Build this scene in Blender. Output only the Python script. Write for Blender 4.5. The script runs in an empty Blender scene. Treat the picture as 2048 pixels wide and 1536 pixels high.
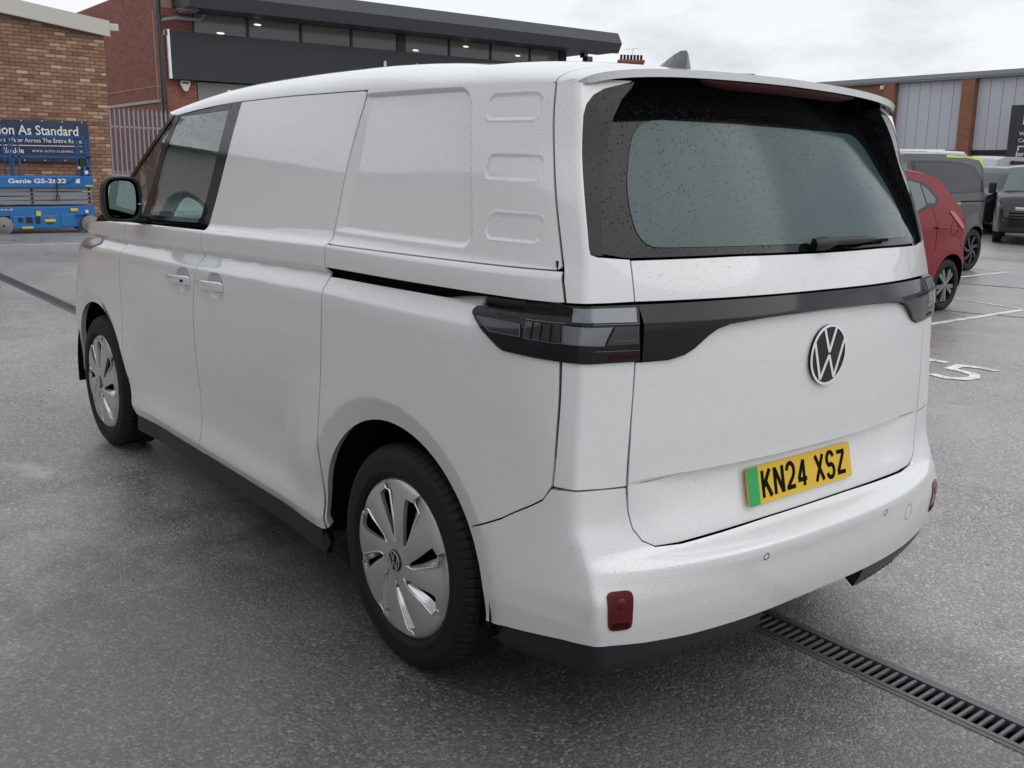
import bpy, bmesh, math, random
import numpy as np
from mathutils import Vector, Matrix
R0 = random.Random(7)
scene = bpy.context.scene
COL = scene.collection
# ---------------------------------------------------------------- camera
CAM = (-2.4056576, 2.4868807, 1.5694838); YAW, PITCH, ROLL, FPX = -0.6862699, -0.2211127, 0.0282666, 1939.854
_f = Vector((math.cos(YAW)*math.cos(PITCH), math.sin(YAW)*math.cos(PITCH), math.sin(PITCH)))
_r = Vector((math.sin(YAW), -math.cos(YAW), 0)); _u = _r.cross(_f)
_r2 = math.cos(ROLL)*_r + math.sin(ROLL)*_u; _u2 = -math.sin(ROLL)*_r + math.cos(ROLL)*_u
cam_data = bpy.data.cameras.new('camera'); cam = bpy.data.objects.new('camera', cam_data); COL.objects.link(cam)
cam.matrix_world = Matrix(((_r2.x, _u2.x, -_f.x, CAM[0]), (_r2.y, _u2.y, -_f.y, CAM[1]), (_r2.z, _u2.z, -_f.z, CAM[2]), (0, 0, 0, 1)))
cam_data.sensor_width = 36; cam_data.lens = 36 * FPX / 2048; cam_data.clip_end = 3000; cam_data.clip_start = .05
scene.camera = cam
# ---------------------------------------------------------------- sky (overcast) and soft sun
SUN_AZ, SUN_EL = math.radians(212), math.radians(46)      # direction towards the sun, from +X anticlockwise
world = bpy.data.worlds.new('World'); scene.world = world; world.use_nodes = True
nt = world.node_tree; nt.nodes.clear()
def wn(t, **kw):
    n = nt.nodes.new(t)
    for k, v in kw.items(): setattr(n, k, v)
    return n
out = wn('ShaderNodeOutputWorld'); bg = wn('ShaderNodeBackground')
sky = wn('ShaderNodeTexSky', sky_type='NISHITA', sun_disc=False, sun_elevation=SUN_EL, sun_rotation=math.pi/2 - SUN_AZ)
tc = wn('ShaderNodeTexCoord'); mp = wn('ShaderNodeMapping'); mp.inputs['Scale'].default_value = (1, 1, 2.6)
nz = wn('ShaderNodeTexNoise'); nz.inputs['Scale'].default_value = 3.2; nz.inputs['Detail'].default_value = 8; nz.inputs['Roughness'].default_value = .58
nz2 = wn('ShaderNodeTexNoise'); nz2.inputs['Scale'].default_value = 1.3; nz2.inputs['Detail'].default_value = 3
add = wn('ShaderNodeMath', operation='ADD')
rmp = wn('ShaderNodeValToRGB')
rmp.color_ramp.elements[0].position = .80; rmp.color_ramp.elements[0].color = (4.1, 4.25, 4.5, 1)
rmp.color_ramp.elements[1].position = 1.0; rmp.color_ramp.elements[1].color = (6.4, 6.55, 6.75, 1)
mx = wn('ShaderNodeMixRGB'); mx.inputs['Fac'].default_value = .93
L = nt.links.new
L(tc.outputs['Generated'], mp.inputs['Vector']); L(mp.outputs['Vector'], nz.inputs['Vector']); L(tc.outputs['Generated'], nz2.inputs['Vector'])
L(nz.outputs['Fac'], add.inputs[0]); L(nz2.outputs['Fac'], add.inputs[1]); L(add.outputs[0], rmp.inputs['Fac'])
L(sky.outputs['Color'], mx.inputs['Color1']); L(rmp.outputs['Color'], mx.inputs['Color2']); L(mx.outputs['Color'], bg.inputs['Color'])
bg.inputs['Strength'].default_value = .1
L(bg.outputs['Background'], out.inputs['Surface'])
sd = bpy.data.lights.new('sun', 'SUN'); sun = bpy.data.objects.new('sun', sd); COL.objects.link(sun)
sd.energy = .62; sd.angle = math.radians(60); sd.color = (1, .985, .96)
_sd = Vector((math.cos(SUN_AZ)*math.cos(SUN_EL), math.sin(SUN_AZ)*math.cos(SUN_EL), math.sin(SUN_EL)))
sun.rotation_euler = _sd.to_track_quat('Z', 'Y').to_euler()
vs = scene.view_settings; vs.view_transform = 'Standard'; vs.look = 'None'; vs.exposure = 0.58; vs.gamma = 1; vs.use_curve_mapping = False
scene.cycles.max_bounces = 8; scene.cycles.transparent_max_bounces = 12; scene.cycles.glossy_bounces = 5; scene.cycles.caustics_reflective = False; scene.cycles.caustics_refractive = False
# ---------------------------------------------------------------- materials
class NT:
    def __init__(s, name):
        s.m = bpy.data.materials.new(name); s.m.use_nodes = True; s.t = s.m.node_tree; s.b = s.t.nodes['Principled BSDF']; s.o = s.t.nodes['Material Output']
    def n(s, typ, ins=None, **kw):
        n = s.t.nodes.new(typ)
        for k, v in kw.items(): setattr(n, k, v)
        for k, v in (ins or {}).items():
            if isinstance(v, bpy.types.NodeSocket): s.t.links.new(v, n.inputs[k])
            else: n.inputs[k].default_value = v
        return n
    def set(s, **kw):
        for k, v in kw.items():
            i = s.b.inputs[k.replace('_', ' ')]
            if isinstance(v, bpy.types.NodeSocket): s.t.links.new(v, i)
            else: i.default_value = v
        return s
    def math(s, op, a, b=0.0, c=None):
        d = {0: a, 1: b}
        if c is not None: d[2] = c
        return s.n('ShaderNodeMath', d, operation=op).outputs[0]
    def ramp(s, fac, stops, interp='LINEAR'):
        r = s.n('ShaderNodeValToRGB', {'Fac': fac}); r.color_ramp.interpolation = interp; e = r.color_ramp.elements
        while len(e) < len(stops): e.new(.5)
        for q, (p, c) in zip(e, stops):
            q.position = p; q.color = (c, c, c, 1) if isinstance(c, (int, float)) else (*c, 1)
        return r.outputs['Color']
    def noise(s, vec, scale, detail=4, rough=.5): return s.n('ShaderNodeTexNoise', {'Vector': vec, 'Scale': scale, 'Detail': detail, 'Roughness': rough}).outputs['Fac']
    def mix(s, fac, a, b, typ='MIX'): return s.n('ShaderNodeMixRGB', {'Fac': fac, 'Color1': a, 'Color2': b}, blend_type=typ).outputs['Color']
    def bump(s, h, strength=.3, dist=.01, normal=None):
        d = {'Height': h, 'Strength': strength, 'Distance': dist}
        if normal is not None: d['Normal'] = normal
        return s.n('ShaderNodeBump', d).outputs['Normal']
    @property
    def obj(s): return s.n('ShaderNodeTexCoord').outputs['Object']
def C4(c): return (*c, 1)
def plain(name, col, rough=.5, metal=0, coat=0, spec=.5, var=.0, bump=0, scale=30):
    k = NT(name); k.set(Roughness=rough, Metallic=metal, Coat_Weight=coat, Coat_Roughness=.04, Specular_IOR_Level=spec)
    v = k.obj
    if var:
        n = k.noise(v, scale * .25, 5, .6)
        k.set(Base_Color=k.mix(n, C4([c * (1 - var) for c in col]), C4([min(1, c * (1 + var)) for c in col])))
        k.set(Roughness=k.math('MULTIPLY_ADD', n, rough * .5, rough * .75))
    else: k.set(Base_Color=C4(col))
    if bump: k.set(Normal=k.bump(k.noise(v, scale * 6, 3), bump, .004))
    return k.m
def droplets(k, vec, layers=((105, .62, .32), (150, .45, .36), (260, .35, .38)), strength=.8, dist=.0022):
    """rain beads: random round bumps of varied size (height field)"""
    h = None
    for sc, keep, rad in layers:
        vo = k.n('ShaderNodeTexVoronoi', {'Vector': vec, 'Scale': sc, 'Randomness': 1.0})
        sep = k.n('ShaderNodeSeparateColor', {'Color': vo.outputs['Color']})
        r = k.math('MULTIPLY', k.math('SUBTRACT', sep.outputs[0], keep), rad / (1 - keep))
        q = k.math('MAXIMUM', k.math('SUBTRACT', r, vo.outputs['Distance']), 0.0)
        q = k.math('POWER', q, .6)
        q = k.math('MULTIPLY', q, 60.0 / sc)
        h = q if h is None else k.math('MAXIMUM', h, q)
    return h
def paint(name, col, rough=.22, drops=True, metal=0.0, coat=1.0):
    k = NT(name); v = k.obj
    n = k.noise(v, 2.2, 4, .6)
    k.set(Base_Color=k.mix(k.math('MULTIPLY', n, .12), C4(col), C4([c * .72 for c in col])), Roughness=rough, Metallic=metal, Coat_Weight=coat, Coat_Roughness=.03)
    if drops:
        h = droplets(k, v); nb = k.bump(h, .9, .005)
        k.set(Normal=nb); k.t.links.new(nb, k.b.inputs['Coat Normal'])
    return k.m
M = {}
M['white_paint'] = paint('white_paint', (.765, .77, .77), .24)
M['white_smooth'] = paint('white_smooth', (.765, .77, .77), .24, False)
M['gloss_black'] = plain('gloss_black', (.004, .004, .005), .08, spec=.35)
def wet_black():
    k = NT('wet_black'); v = k.obj
    nb = k.bump(droplets(k, v, ((100, .35, .34), (190, .3, .36))), .9, .006)
    k.set(Base_Color=C4((.005, .005, .006)), Roughness=.07, Normal=nb, Specular_IOR_Level=.33); return k.m
M['wet_black'] = wet_black()
M['black_plastic'] = plain('black_plastic', (.010, .010, .011), .5, bump=.15, scale=60)
M['step_plastic'] = plain('step_plastic', (.018, .019, .024), .42, bump=.1)
M['dark_trim'] = plain('dark_trim', (.012, .012, .014), .28)
M['void'] = plain('void_black', (.006, .006, .006), .9, spec=.1)
M['rubber'] = plain('rubber', (.0075, .0075, .008), .66, var=.3, bump=.12, scale=40, spec=.35)
M['silver'] = plain('silver_wheel', (.52, .515, .51), .33, metal=.65, coat=.1)
M['silver_edge'] = plain('silver_edge', (.85, .85, .86), .22, metal=.7)
M['chrome'] = plain('chrome', (.86, .87, .88), .14, metal=1)
M['mirror_silver'] = plain('mirror_silver', (.42, .58, .55), .03, metal=1)  # reflected trees put into the colour as a teal tint
M['badge_white'] = plain('badge_white', (.85, .85, .86), .25, coat=.5)
def glass(name, tint, refl=1.0, drops=False):
    k = NT(name); v = k.obj
    fr = k.n('ShaderNodeFresnel', {'IOR': 1.6})
    tr = k.n('ShaderNodeBsdfTransparent', {'Color': C4(tint)}); gl = k.n('ShaderNodeBsdfGlossy', {'Color': C4((1, 1, 1)), 'Roughness': .02})
    if drops:
        nb = k.bump(droplets(k, v, ((110, .2, .36), (200, .3, .38))), 1.0, .007)
        k.t.links.new(nb, gl.inputs['Normal']); k.t.links.new(nb, fr.inputs['Normal'])
    ms = k.n('ShaderNodeMixShader', {'Fac': k.math('MULTIPLY', fr.outputs[0], refl)}); k.t.links.new(tr.outputs[0], ms.inputs[1]); k.t.links.new(gl.outputs[0], ms.inputs[2])
    k.t.links.new(ms.outputs[0], k.o.inputs['Surface']); return k.m
M['cab_glass'] = glass('cab_glass', (.20, .29, .275), 1.6, True)
M['clear_lens'] = glass('clear_lens', (.45, .47, .52), 1.3, False)
M['car_glass'] = plain('car_glass', (.075, .115, .112), .06, coat=.3)
def misted():
    k = NT('misted_glass'); v = k.obj
    mp = k.n('ShaderNodeMapping', {'Vector': v, 'Scale': (1, 5, .9)}); st = k.noise(mp.outputs[0], 2.0, 4, .6)
    fine = k.noise(v, 240, 2)
    c = k.mix(st, C4((.034, .062, .066)), C4((.064, .104, .110)))
    c = k.mix(k.math('MULTIPLY', fine, .25), c, C4((.045, .066, .063)))
    # fine heater wires printed on the glass
    sz = k.n('ShaderNodeSeparateXYZ', {'Vector': v}); wv = k.math('FRACT', k.math('MULTIPLY', sz.outputs[2], 31.0))
    wire = k.math('LESS_THAN', wv, .05); c = k.mix(k.math('MULTIPLY', wire, .35), c, C4((.05, .06, .06)))
    nb = k.bump(droplets(k, v, ((105, .4, .34), (200, .3, .36))), .9, .006)
    k.set(Base_Color=c, Roughness=.13, Normal=nb, Specular_IOR_Level=.38); return k.m
M['misted'] = misted()
M['red_lens'] = plain('red_lens', (.095, .0025, .004), .15, spec=.4)
M['red_lens_dark'] = plain('red_lens_dark', (.035, .002, .003), .45, spec=.15)
M['lamp_dark'] = plain('lamp_dark', (.016, .017, .020), .16, coat=.5)
M['lamp_grey'] = plain('lamp_grey', (.16, .168, .19), .22, metal=.3, coat=.5)
M['lamp_line'] = plain('lamp_line', (.11, .115, .125), .3)
M['plate_yellow'] = plain('plate_yellow', (.74, .47, .025), .3, var=.04)
M['plate_green'] = plain('plate_green', (.01, .36, .10), .3)
M['seat'] = plain('seat_cloth', (.04, .04, .043), .9)
M['interior'] = plain('interior_plastic', (.03, .03, .032), .7)
# ---------------------------------------------------------------- van body surfaces
def pch(xs, ys):
    """monotone cubic interpolation through a table"""
    xs = np.array(xs, float); ys = np.array(ys, float); h = np.diff(xs); dl = np.diff(ys) / h
    m = np.zeros(len(xs)); m[0] = dl[0]; m[-1] = dl[-1]
    for i in range(1, len(xs) - 1):
        if dl[i-1] * dl[i] > 0:
            w1 = 2*h[i] + h[i-1]; w2 = h[i] + 2*h[i-1]; m[i] = (w1+w2) / (w1/dl[i-1] + w2/dl[i])
    def f(x):
        x = np.clip(np.asarray(x, float), xs[0], xs[-1]); i = np.clip(np.searchsorted(xs, x) - 1, 0, len(h)-1)
        t = (x - xs[i]) / h[i]; t2 = t*t; t3 = t2*t
        return ys[i]*(2*t3-3*t2+1) + h[i]*m[i]*(t3-2*t2+t) + ys[i+1]*(-2*t3+3*t2) + h[i]*m[i+1]*(t3-t2)
    return f
def sstep(a, b, x):
    t = np.clip((np.asarray(x, float) - a) / (b - a), 0, 1); return t*t*(3-2*t)
PROF = pch([.18,.25,.29,.335,.347,.40,.46,.55,.70,.85,1.0,1.10,1.146,1.153,1.201,1.207,1.211,1.232,1.292,1.298,1.317,1.324,1.36,1.60,1.795,1.85],
           [.925,.930,.932,.956,.960,.950,.943,.945,.960,.974,.983,.983,.979,.976,.939,.935,.940,.957,.953,.951,.927,.9225,.912,.850,.798,.783])
UC = pch([.30,.36,.42,.47,.53,.61,.68,.78,.95,1.10,1.22,1.36,1.49,1.61,1.71,1.79],
         [-.765,-.775,-.782,-.783,-.765,-.735,-.708,-.700,-.692,-.685,-.668,-.640,-.600,-.555,-.530,-.505])
VC = pch([.30,.36,.42,.47,.53,.61,.68,.78,1.0,1.10,1.22,1.36,1.49,1.61,1.71,1.79],
         [.835,.845,.855,.862,.866,.870,.875,.873,.858,.852,.835,.815,.800,.775,.757,.745])
UR = pch([.50,.58,.66,.764,.768,.90,1.06,1.17,1.24,1.36,1.50,1.65,1.79,1.84],
         [-.80,-.805,-.808,-.812,-.812,-.818,-.820,-.815,-.802,-.765,-.725,-.675,-.62,-.60])
URB = pch([.28,.34,.42,.50,.540,.552,.558,.585,.60,.64,.80], [-.858,-.876,-.892,-.900,-.905,-.905,-.899,-.820,-.806,-.80,-.80])
UN = pch([.20,.35,.50,.80,1.0,1.12,1.25], [3.72,3.80,3.82,3.80,3.72,3.60,3.42])
UF = pch([.20,.60,1.0,1.25], [3.12,3.10,2.95,2.85])
WHEELS = (0.0, 2.989)
ARCHES = ((.03, .452), (2.989, .452))
def rrect(x, y, x0, x1, y0, y1, r):
    dx = np.abs(x - (x0+x1)/2) - (x1-x0)/2 + r; dy = np.abs(y - (y0+y1)/2) - (y1-y0)/2 + r
    return np.hypot(np.maximum(dx, 0), np.maximum(dy, 0)) + np.minimum(np.maximum(dx, dy), 0) - r
HANDLES = ((1.672, 1.062), (1.330, 1.073))
def zshift(u): return .0265 * np.clip(u - .45, 0, 2.3)
RECTS = [(-.216, -.419, 1.724), (-.269, -.468, 1.566), (-.322, -.517, 1.412)]
def side_v(u, z, detail=True):
    u = np.asarray(u, float); z = np.asarray(z, float)
    w = sstep(.6, .95, z) * (1 - sstep(1.40, 1.75, z))
    V = PROF(z + zshift(u) * w)
    for c, ra in ARCHES:
        r = np.hypot(u - c, z - .345)
        k = sstep(.84, .52, r) * sstep(1.15, .9, z) * np.where((u < c) & (c < 1), 1.0, .3 + .7 * sstep(.30, .62, z))
        V = V + (.985 - V) * k
        ro = .524 - .036 * sstep(.62, .36, z) * (u > c)
        V = V - .024 * np.clip((ro - r) / (ro - .452), 0, 1.2)
    if detail:
        ue = -.262 + (z - 1.40) * .36
        sd = rrect(u - ue, z, 0, 1.0, 1.347, 1.783, .055)
        V = V - .013 * sstep(.002, -.010, sd) * sstep(.46, .40, u)
        for a, b, zc in RECTS:
            sd = rrect(u, z, b, a, zc - .032, zc + .032, .024)
            V = V - .0035 * sstep(.002, -.003, sd) + .0012 * np.exp(-((sd - .004) / .003)**2)
        for hu, hz in HANDLES:
            r = np.hypot((u - hu + .028) / .086, (z - hz) / .052)
            V = V - .030 * np.clip(1 - r*r, 0, 1) ** .7
    uc = UC(z); vc = VC(z)
    t = np.clip((.2 - u) / (.2 - uc), 0, 1.0)
    V = V - (V - vc) * (.42*t**2 + .58*t**9)
    un = UN(z); uf = UF(z)
    t = np.clip((u - uf) / (un - uf), 0, .9999)
    return V * (1 - t**3) ** (1/2.8)
def rear_u(v, z):
    v = np.asarray(v, float); z = np.asarray(z, float)
    c = UR(z); t = np.clip(np.abs(v) / VC(z), 0, 1.2)
    rec = .040 * sstep(.73, .46, np.abs(v)) * np.clip((z - .60) / .165, 0, 1) * (z < .7662)
    return c + (UC(z) - c) * t**2.3 + rec
def bump_u(v, z):
    c = URB(z); t = np.clip(np.abs(v) / VC(z), 0, 1.2)
    return c + (UC(z) - c) * t**2.6
def F_side(u, z): return np.stack([u, side_v(u, z), z], -1)
def F_rear(v, z): return np.stack([rear_u(v, z), v, z], -1)
def _corner(s, z, fn):
    uc = UC(z); vc = VC(z)
    us = uc - np.minimum(s, 0); v1 = side_v(us, z)
    v2 = vc - np.maximum(s, 0); u2 = fn(v2, z)
    side = s < 0
    return np.stack([np.where(side, us, u2), np.where(side, v1, v2), z + 0*s], -1)
def F_corner(s, z, fn=rear_u, w=.006):
    s = np.asarray(s, float); z = np.asarray(z, float)
    return sum(_corner(s + k*w, z, fn) for k in (-1, -.66, -.33, 0, .33, .66, 1)) / 7
def F_bump(s, z):
    P = F_corner(s, z, bump_u, .009); P[..., 1] -= .006 * np.clip((.412 - z) / .06, 0, 1.2) * sstep(-.02, -.10, s); return P

ZR = pch([-.70,-.45,-.02,.44,.90,1.42,2.02,2.30,2.60], [1.765,1.783,1.786,1.797,1.798,1.791,1.757,1.728,1.69])
def F_roof(u, t):
    u = np.asarray(u, float); t = np.asarray(t, float)
    zr = ZR(u); v0 = side_v(u, zr, False); k = v0 / .8
    b0 = (1-t)**3; b1 = 3*t*(1-t)**2; b2 = 3*t*t*(1-t)
    v = b0*v0 + b1*(v0 - .024) + b2*.46*k
    c = .60 + .40 * sstep(-.62, -.05, u) + .22 * sstep(.0, .7, u) * sstep(2.3, 1.7, u)
    z = zr + (b1*.085 + b2*.108 + t**3*.112) * c
    return np.stack([u, v, z], -1)
UA = pch([1.20,1.27,1.465,1.76,1.85], [2.98,2.90,2.575,2.12,1.98])      # A-pillar line
def F_screen(v, z):
    ua = UA(z); va = side_v(ua, z, False)
    return np.stack([ua + .42 * (1 - np.clip(np.abs(v) / va, 0, 1)**2.2), v, z], -1)
def F_glass(v, z):
    k = np.clip((z - 1.345) / .445, 0, 1.2)
    return np.stack([rear_u(v, z) + .012 + .10 * k**1.1, v, z], -1)
def F_band(v, z):
    P = F_rear(v, z); q = np.clip(1 - np.abs(z - 1.190) / np.where(z > 1.19, .055, .11), 0, 1)
    P[..., 0] -= .006 + .016 * q; return P
def F_lamp(s, z):
    P = F_corner(s, z); q = np.clip(1 - np.abs(z - 1.190) / np.where(z > 1.19, .055, .11), 0, 1); h = .005 + .012 * q
    k = sstep(-.05, .05, s); d = np.stack([-k, 1 - k, 0*k], -1); d /= np.linalg.norm(d, axis=-1, keepdims=True)
    return P + d * h[..., None]
def F_full(w, z):
    """bumper: w is the distance from the centre line round the corner"""
    w = np.asarray(w, float); z = np.asarray(z, float); P = F_bump(VC(z) - np.abs(w), z)
    return np.stack([P[..., 0], np.where(w >= 0, 1, -1) * P[..., 1], P[..., 2]], -1)
# ---------------------------------------------------------------- mesh helpers
def link(name, me, mat, parent=None):
    o = bpy.data.objects.new(name, me); COL.objects.link(o)
    if mat is not None and not me.materials:
        for mm in (mat if isinstance(mat, (list, tuple)) else [mat]): me.materials.append(M[mm] if isinstance(mm, str) else mm)
    if parent is not None: o.parent = parent
    return o
def tag(o, label=None, cat=None, group=None, kind=None):
    if label: o['label'] = label
    if cat: o['category'] = cat
    if group: o['group'] = group
    if kind: o['kind'] = kind
    return o
def empty(name, loc=(0, 0, 0), rz=0, label=None, cat=None, group=None):
    o = bpy.data.objects.new(name, None); COL.objects.link(o); o.location = loc; o.rotation_euler = (0, 0, rz); o.empty_display_size = .1
    return tag(o, label, cat, group)
class MB:
    """collects faces, builds one mesh"""
    def __init__(s): s.v = []; s.f = []; s.mi = []; s.smooth = []
    def add(s, vs, fs, mi=0, smooth=False):
        b = len(s.v); s.v += [tuple(map(float, p)) for p in vs]
        for f in fs: s.f.append([b + i for i in f]); s.mi.append(mi); s.smooth.append(smooth)
    def box(s, x0, x1, y0, y1, z0, z1, mi=0, bev=0.0):
        if bev <= 0:
            s.add([(x0,y0,z0),(x1,y0,z0),(x1,y1,z0),(x0,y1,z0),(x0,y0,z1),(x1,y0,z1),(x1,y1,z1),(x0,y1,z1)],
                  [(0,3,2,1),(4,5,6,7),(0,1,5,4),(1,2,6,5),(2,3,7,6),(3,0,4,7)], mi)
        else:
            bm = bmesh.new(); bmesh.ops.create_cube(bm, size=1)
            for v in bm.verts: v.co = ((x0+x1)/2 + v.co.x*(x1-x0), (y0+y1)/2 + v.co.y*(y1-y0), (z0+z1)/2 + v.co.z*(z1-z0))
            bmesh.ops.bevel(bm, geom=bm.edges[:], offset=bev, segments=2, affect='EDGES', profile=.5)
            bm.verts.index_update(); s.add([v.co for v in bm.verts], [[v.index for v in f.verts] for f in bm.faces], mi, False); bm.free()
        return s
    def tube(s, pts, r, n=8, mi=0, cap=True):
        pts = [Vector(p) for p in pts]; rr = r if isinstance(r, (list, tuple)) else [r] * len(pts); rings = []; prev = None
        for i, p in enumerate(pts):
            d = (pts[min(i+1, len(pts)-1)] - pts[max(i-1, 0)]).normalized()
            a = prev if prev is not None else (Vector((0, 0, 1)) if abs(d.z) < .9 else Vector((1, 0, 0)))
            x = (a - d * a.dot(d)).normalized(); y = d.cross(x); prev = x
            rings.append([p + (x * math.cos(2*math.pi*k/n) + y * math.sin(2*math.pi*k/n)) * rr[i] for k in range(n)])
        vs = [q for g in rings for q in g]; fs = []
        for i in range(len(pts)-1):
            for k in range(n): fs.append((i*n+k, i*n+(k+1) % n, (i+1)*n+(k+1) % n, (i+1)*n+k))
        s.add(vs, fs, mi, True)
        if cap: s.add(rings[0], [list(range(n))[::-1]], mi); s.add(rings[-1], [list(range(n))], mi)
        return s
    def lathe(s, prof, n=48, axis='y', c=(0, 0, 0), mi=0, smooth=True):
        """prof: (radius, offset along the axis)"""
        vs = []; fs = []
        for r, h in prof:
            for k in range(n):
                a = 2*math.pi*k/n; x, z = r*math.cos(a), r*math.sin(a)
                p = {'y': (x, h, z), 'z': (x, z, h), 'x': (h, x, z)}[axis]
                vs.append((p[0]+c[0], p[1]+c[1], p[2]+c[2]))
        for i in range(len(prof)-1):
            for k in range(n): fs.append((i*n+k, i*n+(k+1) % n, (i+1)*n+(k+1) % n, (i+1)*n+k))
        s.add(vs, fs, mi, smooth); return s
    def prism(s, poly, fn, d0, d1, mi=0, n=None):
        """poly 2D extruded; fn(a, b, d) -> 3D"""
        k = len(poly); vs = [fn(a, b, d0) for a, b in poly] + [fn(a, b, d1) for a, b in poly]
        fs = [list(range(k))[::-1], list(range(k, 2*k))] + [(i, (i+1) % k, k+(i+1) % k, k+i) for i in range(k)]
        s.add(vs, fs, mi); return s
    def ribbon(s, pts, w, fn, mi=0, h=.003):
        """flat stroke of width w along a 2D polyline, mapped by fn(a, b, height)"""
        P = [Vector((a, b)) for a, b in pts]; L_, R_ = [], []
        for i, p in enumerate(P):
            d0 = (p - P[i-1]).normalized() if i else (P[1] - p).normalized(); d1 = (P[i+1] - p).normalized() if i < len(P)-1 else d0
            t = (d0 + d1); t = t.normalized() if t.length > 1e-6 else d0; nrm = Vector((-t.y, t.x)); c = max(.5, nrm.dot(Vector((-d0.y, d0.x))))
            L_.append(p + nrm * (w/2/c)); R_.append(p - nrm * (w/2/c))
        vs = []
        for l, r in zip(L_, R_): vs += [fn(l.x, l.y, h), fn(r.x, r.y, h), fn(l.x, l.y, 0), fn(r.x, r.y, 0)]
        fs = []
        for i in range(len(P)-1):
            a = 4*i; b = a+4; fs += [(a, a+1, b+1, b), (a+2, a, b, b+2), (a+1, a+3, b+3, b+1)]
        e = 4*(len(P)-1); fs += [(0, 2, 3, 1), (e, e+1, e+3, e+2)]
        s.add(vs, fs, mi); return s
    def mesh(s, name):
        me = bpy.data.meshes.new(name); me.from_pydata(s.v, [], s.f); me.polygons.foreach_set('material_index', s.mi); me.polygons.foreach_set('use_smooth', s.smooth); me.validate(); me.update()
        bm = bmesh.new(); bm.from_mesh(me); bmesh.ops.recalc_face_normals(bm, faces=bm.faces[:]); bm.to_mesh(me); bm.free(); return me
    def build(s, name, mat, parent=None): return link(name, s.mesh(name), mat, parent)
def dense(poly, step=.03, closed=True):
    out = []; n = len(poly)
    for i in range(n if closed else n-1):
        a = poly[i]; b = poly[(i+1) % n]; k = max(1, int(math.hypot(b[0]-a[0], b[1]-a[1]) / step + .5))
        for j in range(k): out.append((a[0] + (b[0]-a[0])*j/k, a[1] + (b[1]-a[1])*j/k))
    if not closed: out.append(poly[-1])
    return out
def rounded(poly, r, seg=5):
    """round the corners of a polygon; r one radius or one per corner"""
    out = []; n = len(poly)
    for i in range(n):
        p = Vector(poly[i]); a = Vector(poly[i-1]); b = Vector(poly[(i+1) % n]); rr = r[i] if isinstance(r, (list, tuple)) else r
        if rr <= 0: out.append(tuple(p)); continue
        da = (a-p); db = (b-p); la, lb = da.length, db.length; da.normalize(); db.normalize()
        k = min(rr, la*.48, lb*.48); p0 = p + da*k; p1 = p + db*k
        for j in range(seg+1):
            t = j/seg; q = p0*(1-t)**2 + p*2*t*(1-t) + p1*t*t; out.append((q.x, q.y))
    return out
def line_at(tab):
    """x as a function of z, from a table of (z, x)"""
    tab = sorted(tab); return pch([t[0] for t in tab], [t[1] for t in tab])
def grid_poly(poly, ha, hb, ea=(), eb=()):
    bm = bmesh.new(); vs = [bm.verts.new((a, b, 0)) for a, b in poly]; bm.faces.new(vs)
    A = [p[0] for p in poly]; B = [p[1] for p in poly]
    ca = list(np.arange(math.ceil(min(A)/ha)*ha, max(A), ha)) if ha else []; cb = list(np.arange(math.ceil(min(B)/hb)*hb, max(B), hb)) if hb else []
    ca = [x for x in ca if all(abs(x-e) > ha*.3 for e in ea)] + [e for e in ea if min(A) < e < max(A)]
    cb = [x for x in cb if all(abs(x-e) > hb*.3 for e in eb)] + [e for e in eb if min(B) < e < max(B)]
    for x in ca: bmesh.ops.bisect_plane(bm, geom=bm.verts[:]+bm.edges[:]+bm.faces[:], dist=1e-6, plane_co=(x, 0, 0), plane_no=(1, 0, 0))
    for y in cb: bmesh.ops.bisect_plane(bm, geom=bm.verts[:]+bm.edges[:]+bm.faces[:], dist=1e-6, plane_co=(0, y, 0), plane_no=(0, 1, 0))
    bm.verts.index_update(); co = np.array([(v.co.x, v.co.y) for v in bm.verts]); fs = [[v.index for v in f.verts] for f in bm.faces]
    be = [(e.verts[0].index, e.verts[1].index) for e in bm.edges if len(e.link_faces) == 1]
    bm.free(); return co, fs, be
def fnormals(F, a, b, e=.002):
    n = np.cross(F(a+e, b) - F(a-e, b), F(a, b+e) - F(a, b-e)); return n / np.maximum(np.linalg.norm(n, axis=1, keepdims=True), 1e-9)
def panel(name, poly, F, mat, parent, ha=.03, hb=.03, ea=(), eb=(), flange=.007, off=0.0, mirror=False, ref=(1.4, 0, 1.0), noflange=None):
    """sheet cut to a 2D outline, laid on the surface F, with edges turned inwards"""
    co, fs, be = grid_poly(poly, ha, hb, ea, eb)
    a, b = co[:, 0].copy(), co[:, 1].copy(); P = F(a, b); N = fnormals(F, a, b)
    if np.sum(N * (P - np.array(ref))) < 0: N = -N
    P = P + N * off
    if mirror: P = P * [1, -1, 1]; N = N * [1, -1, 1]
    vs = P.tolist(); ns = N.tolist(); faces = []
    for f in fs:
        p = [Vector(vs[i]) for i in f]; fn = Vector((0, 0, 0))
        for i in range(1, len(p)-1): fn += (p[i]-p[0]).cross(p[i+1]-p[0])
        faces.append(f if fn.dot(Vector(ns[f[0]])) >= 0 else f[::-1])
    cen = P.mean(0)
    if flange:
        for i, j in be:
            if noflange is not None and noflange(co[i]) and noflange(co[j]): continue
            q = [P[i], P[j], P[j] - N[j]*flange, P[i] - N[i]*flange]; k = len(vs)
            fn = np.cross(q[1]-q[0], q[3]-q[0]); fn /= max(np.linalg.norm(fn), 1e-9)
            vs += [x.tolist() for x in q]; ns += [fn.tolist()]*4; faces.append([k, k+1, k+2, k+3])
    me = bpy.data.meshes.new(name); me.from_pydata(vs, [], faces); me.polygons.foreach_set('use_smooth', [True]*len(faces)); me.update()
    me.normals_split_custom_set_from_vertices(ns)
    return link(name, me, mat, parent)
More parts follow.
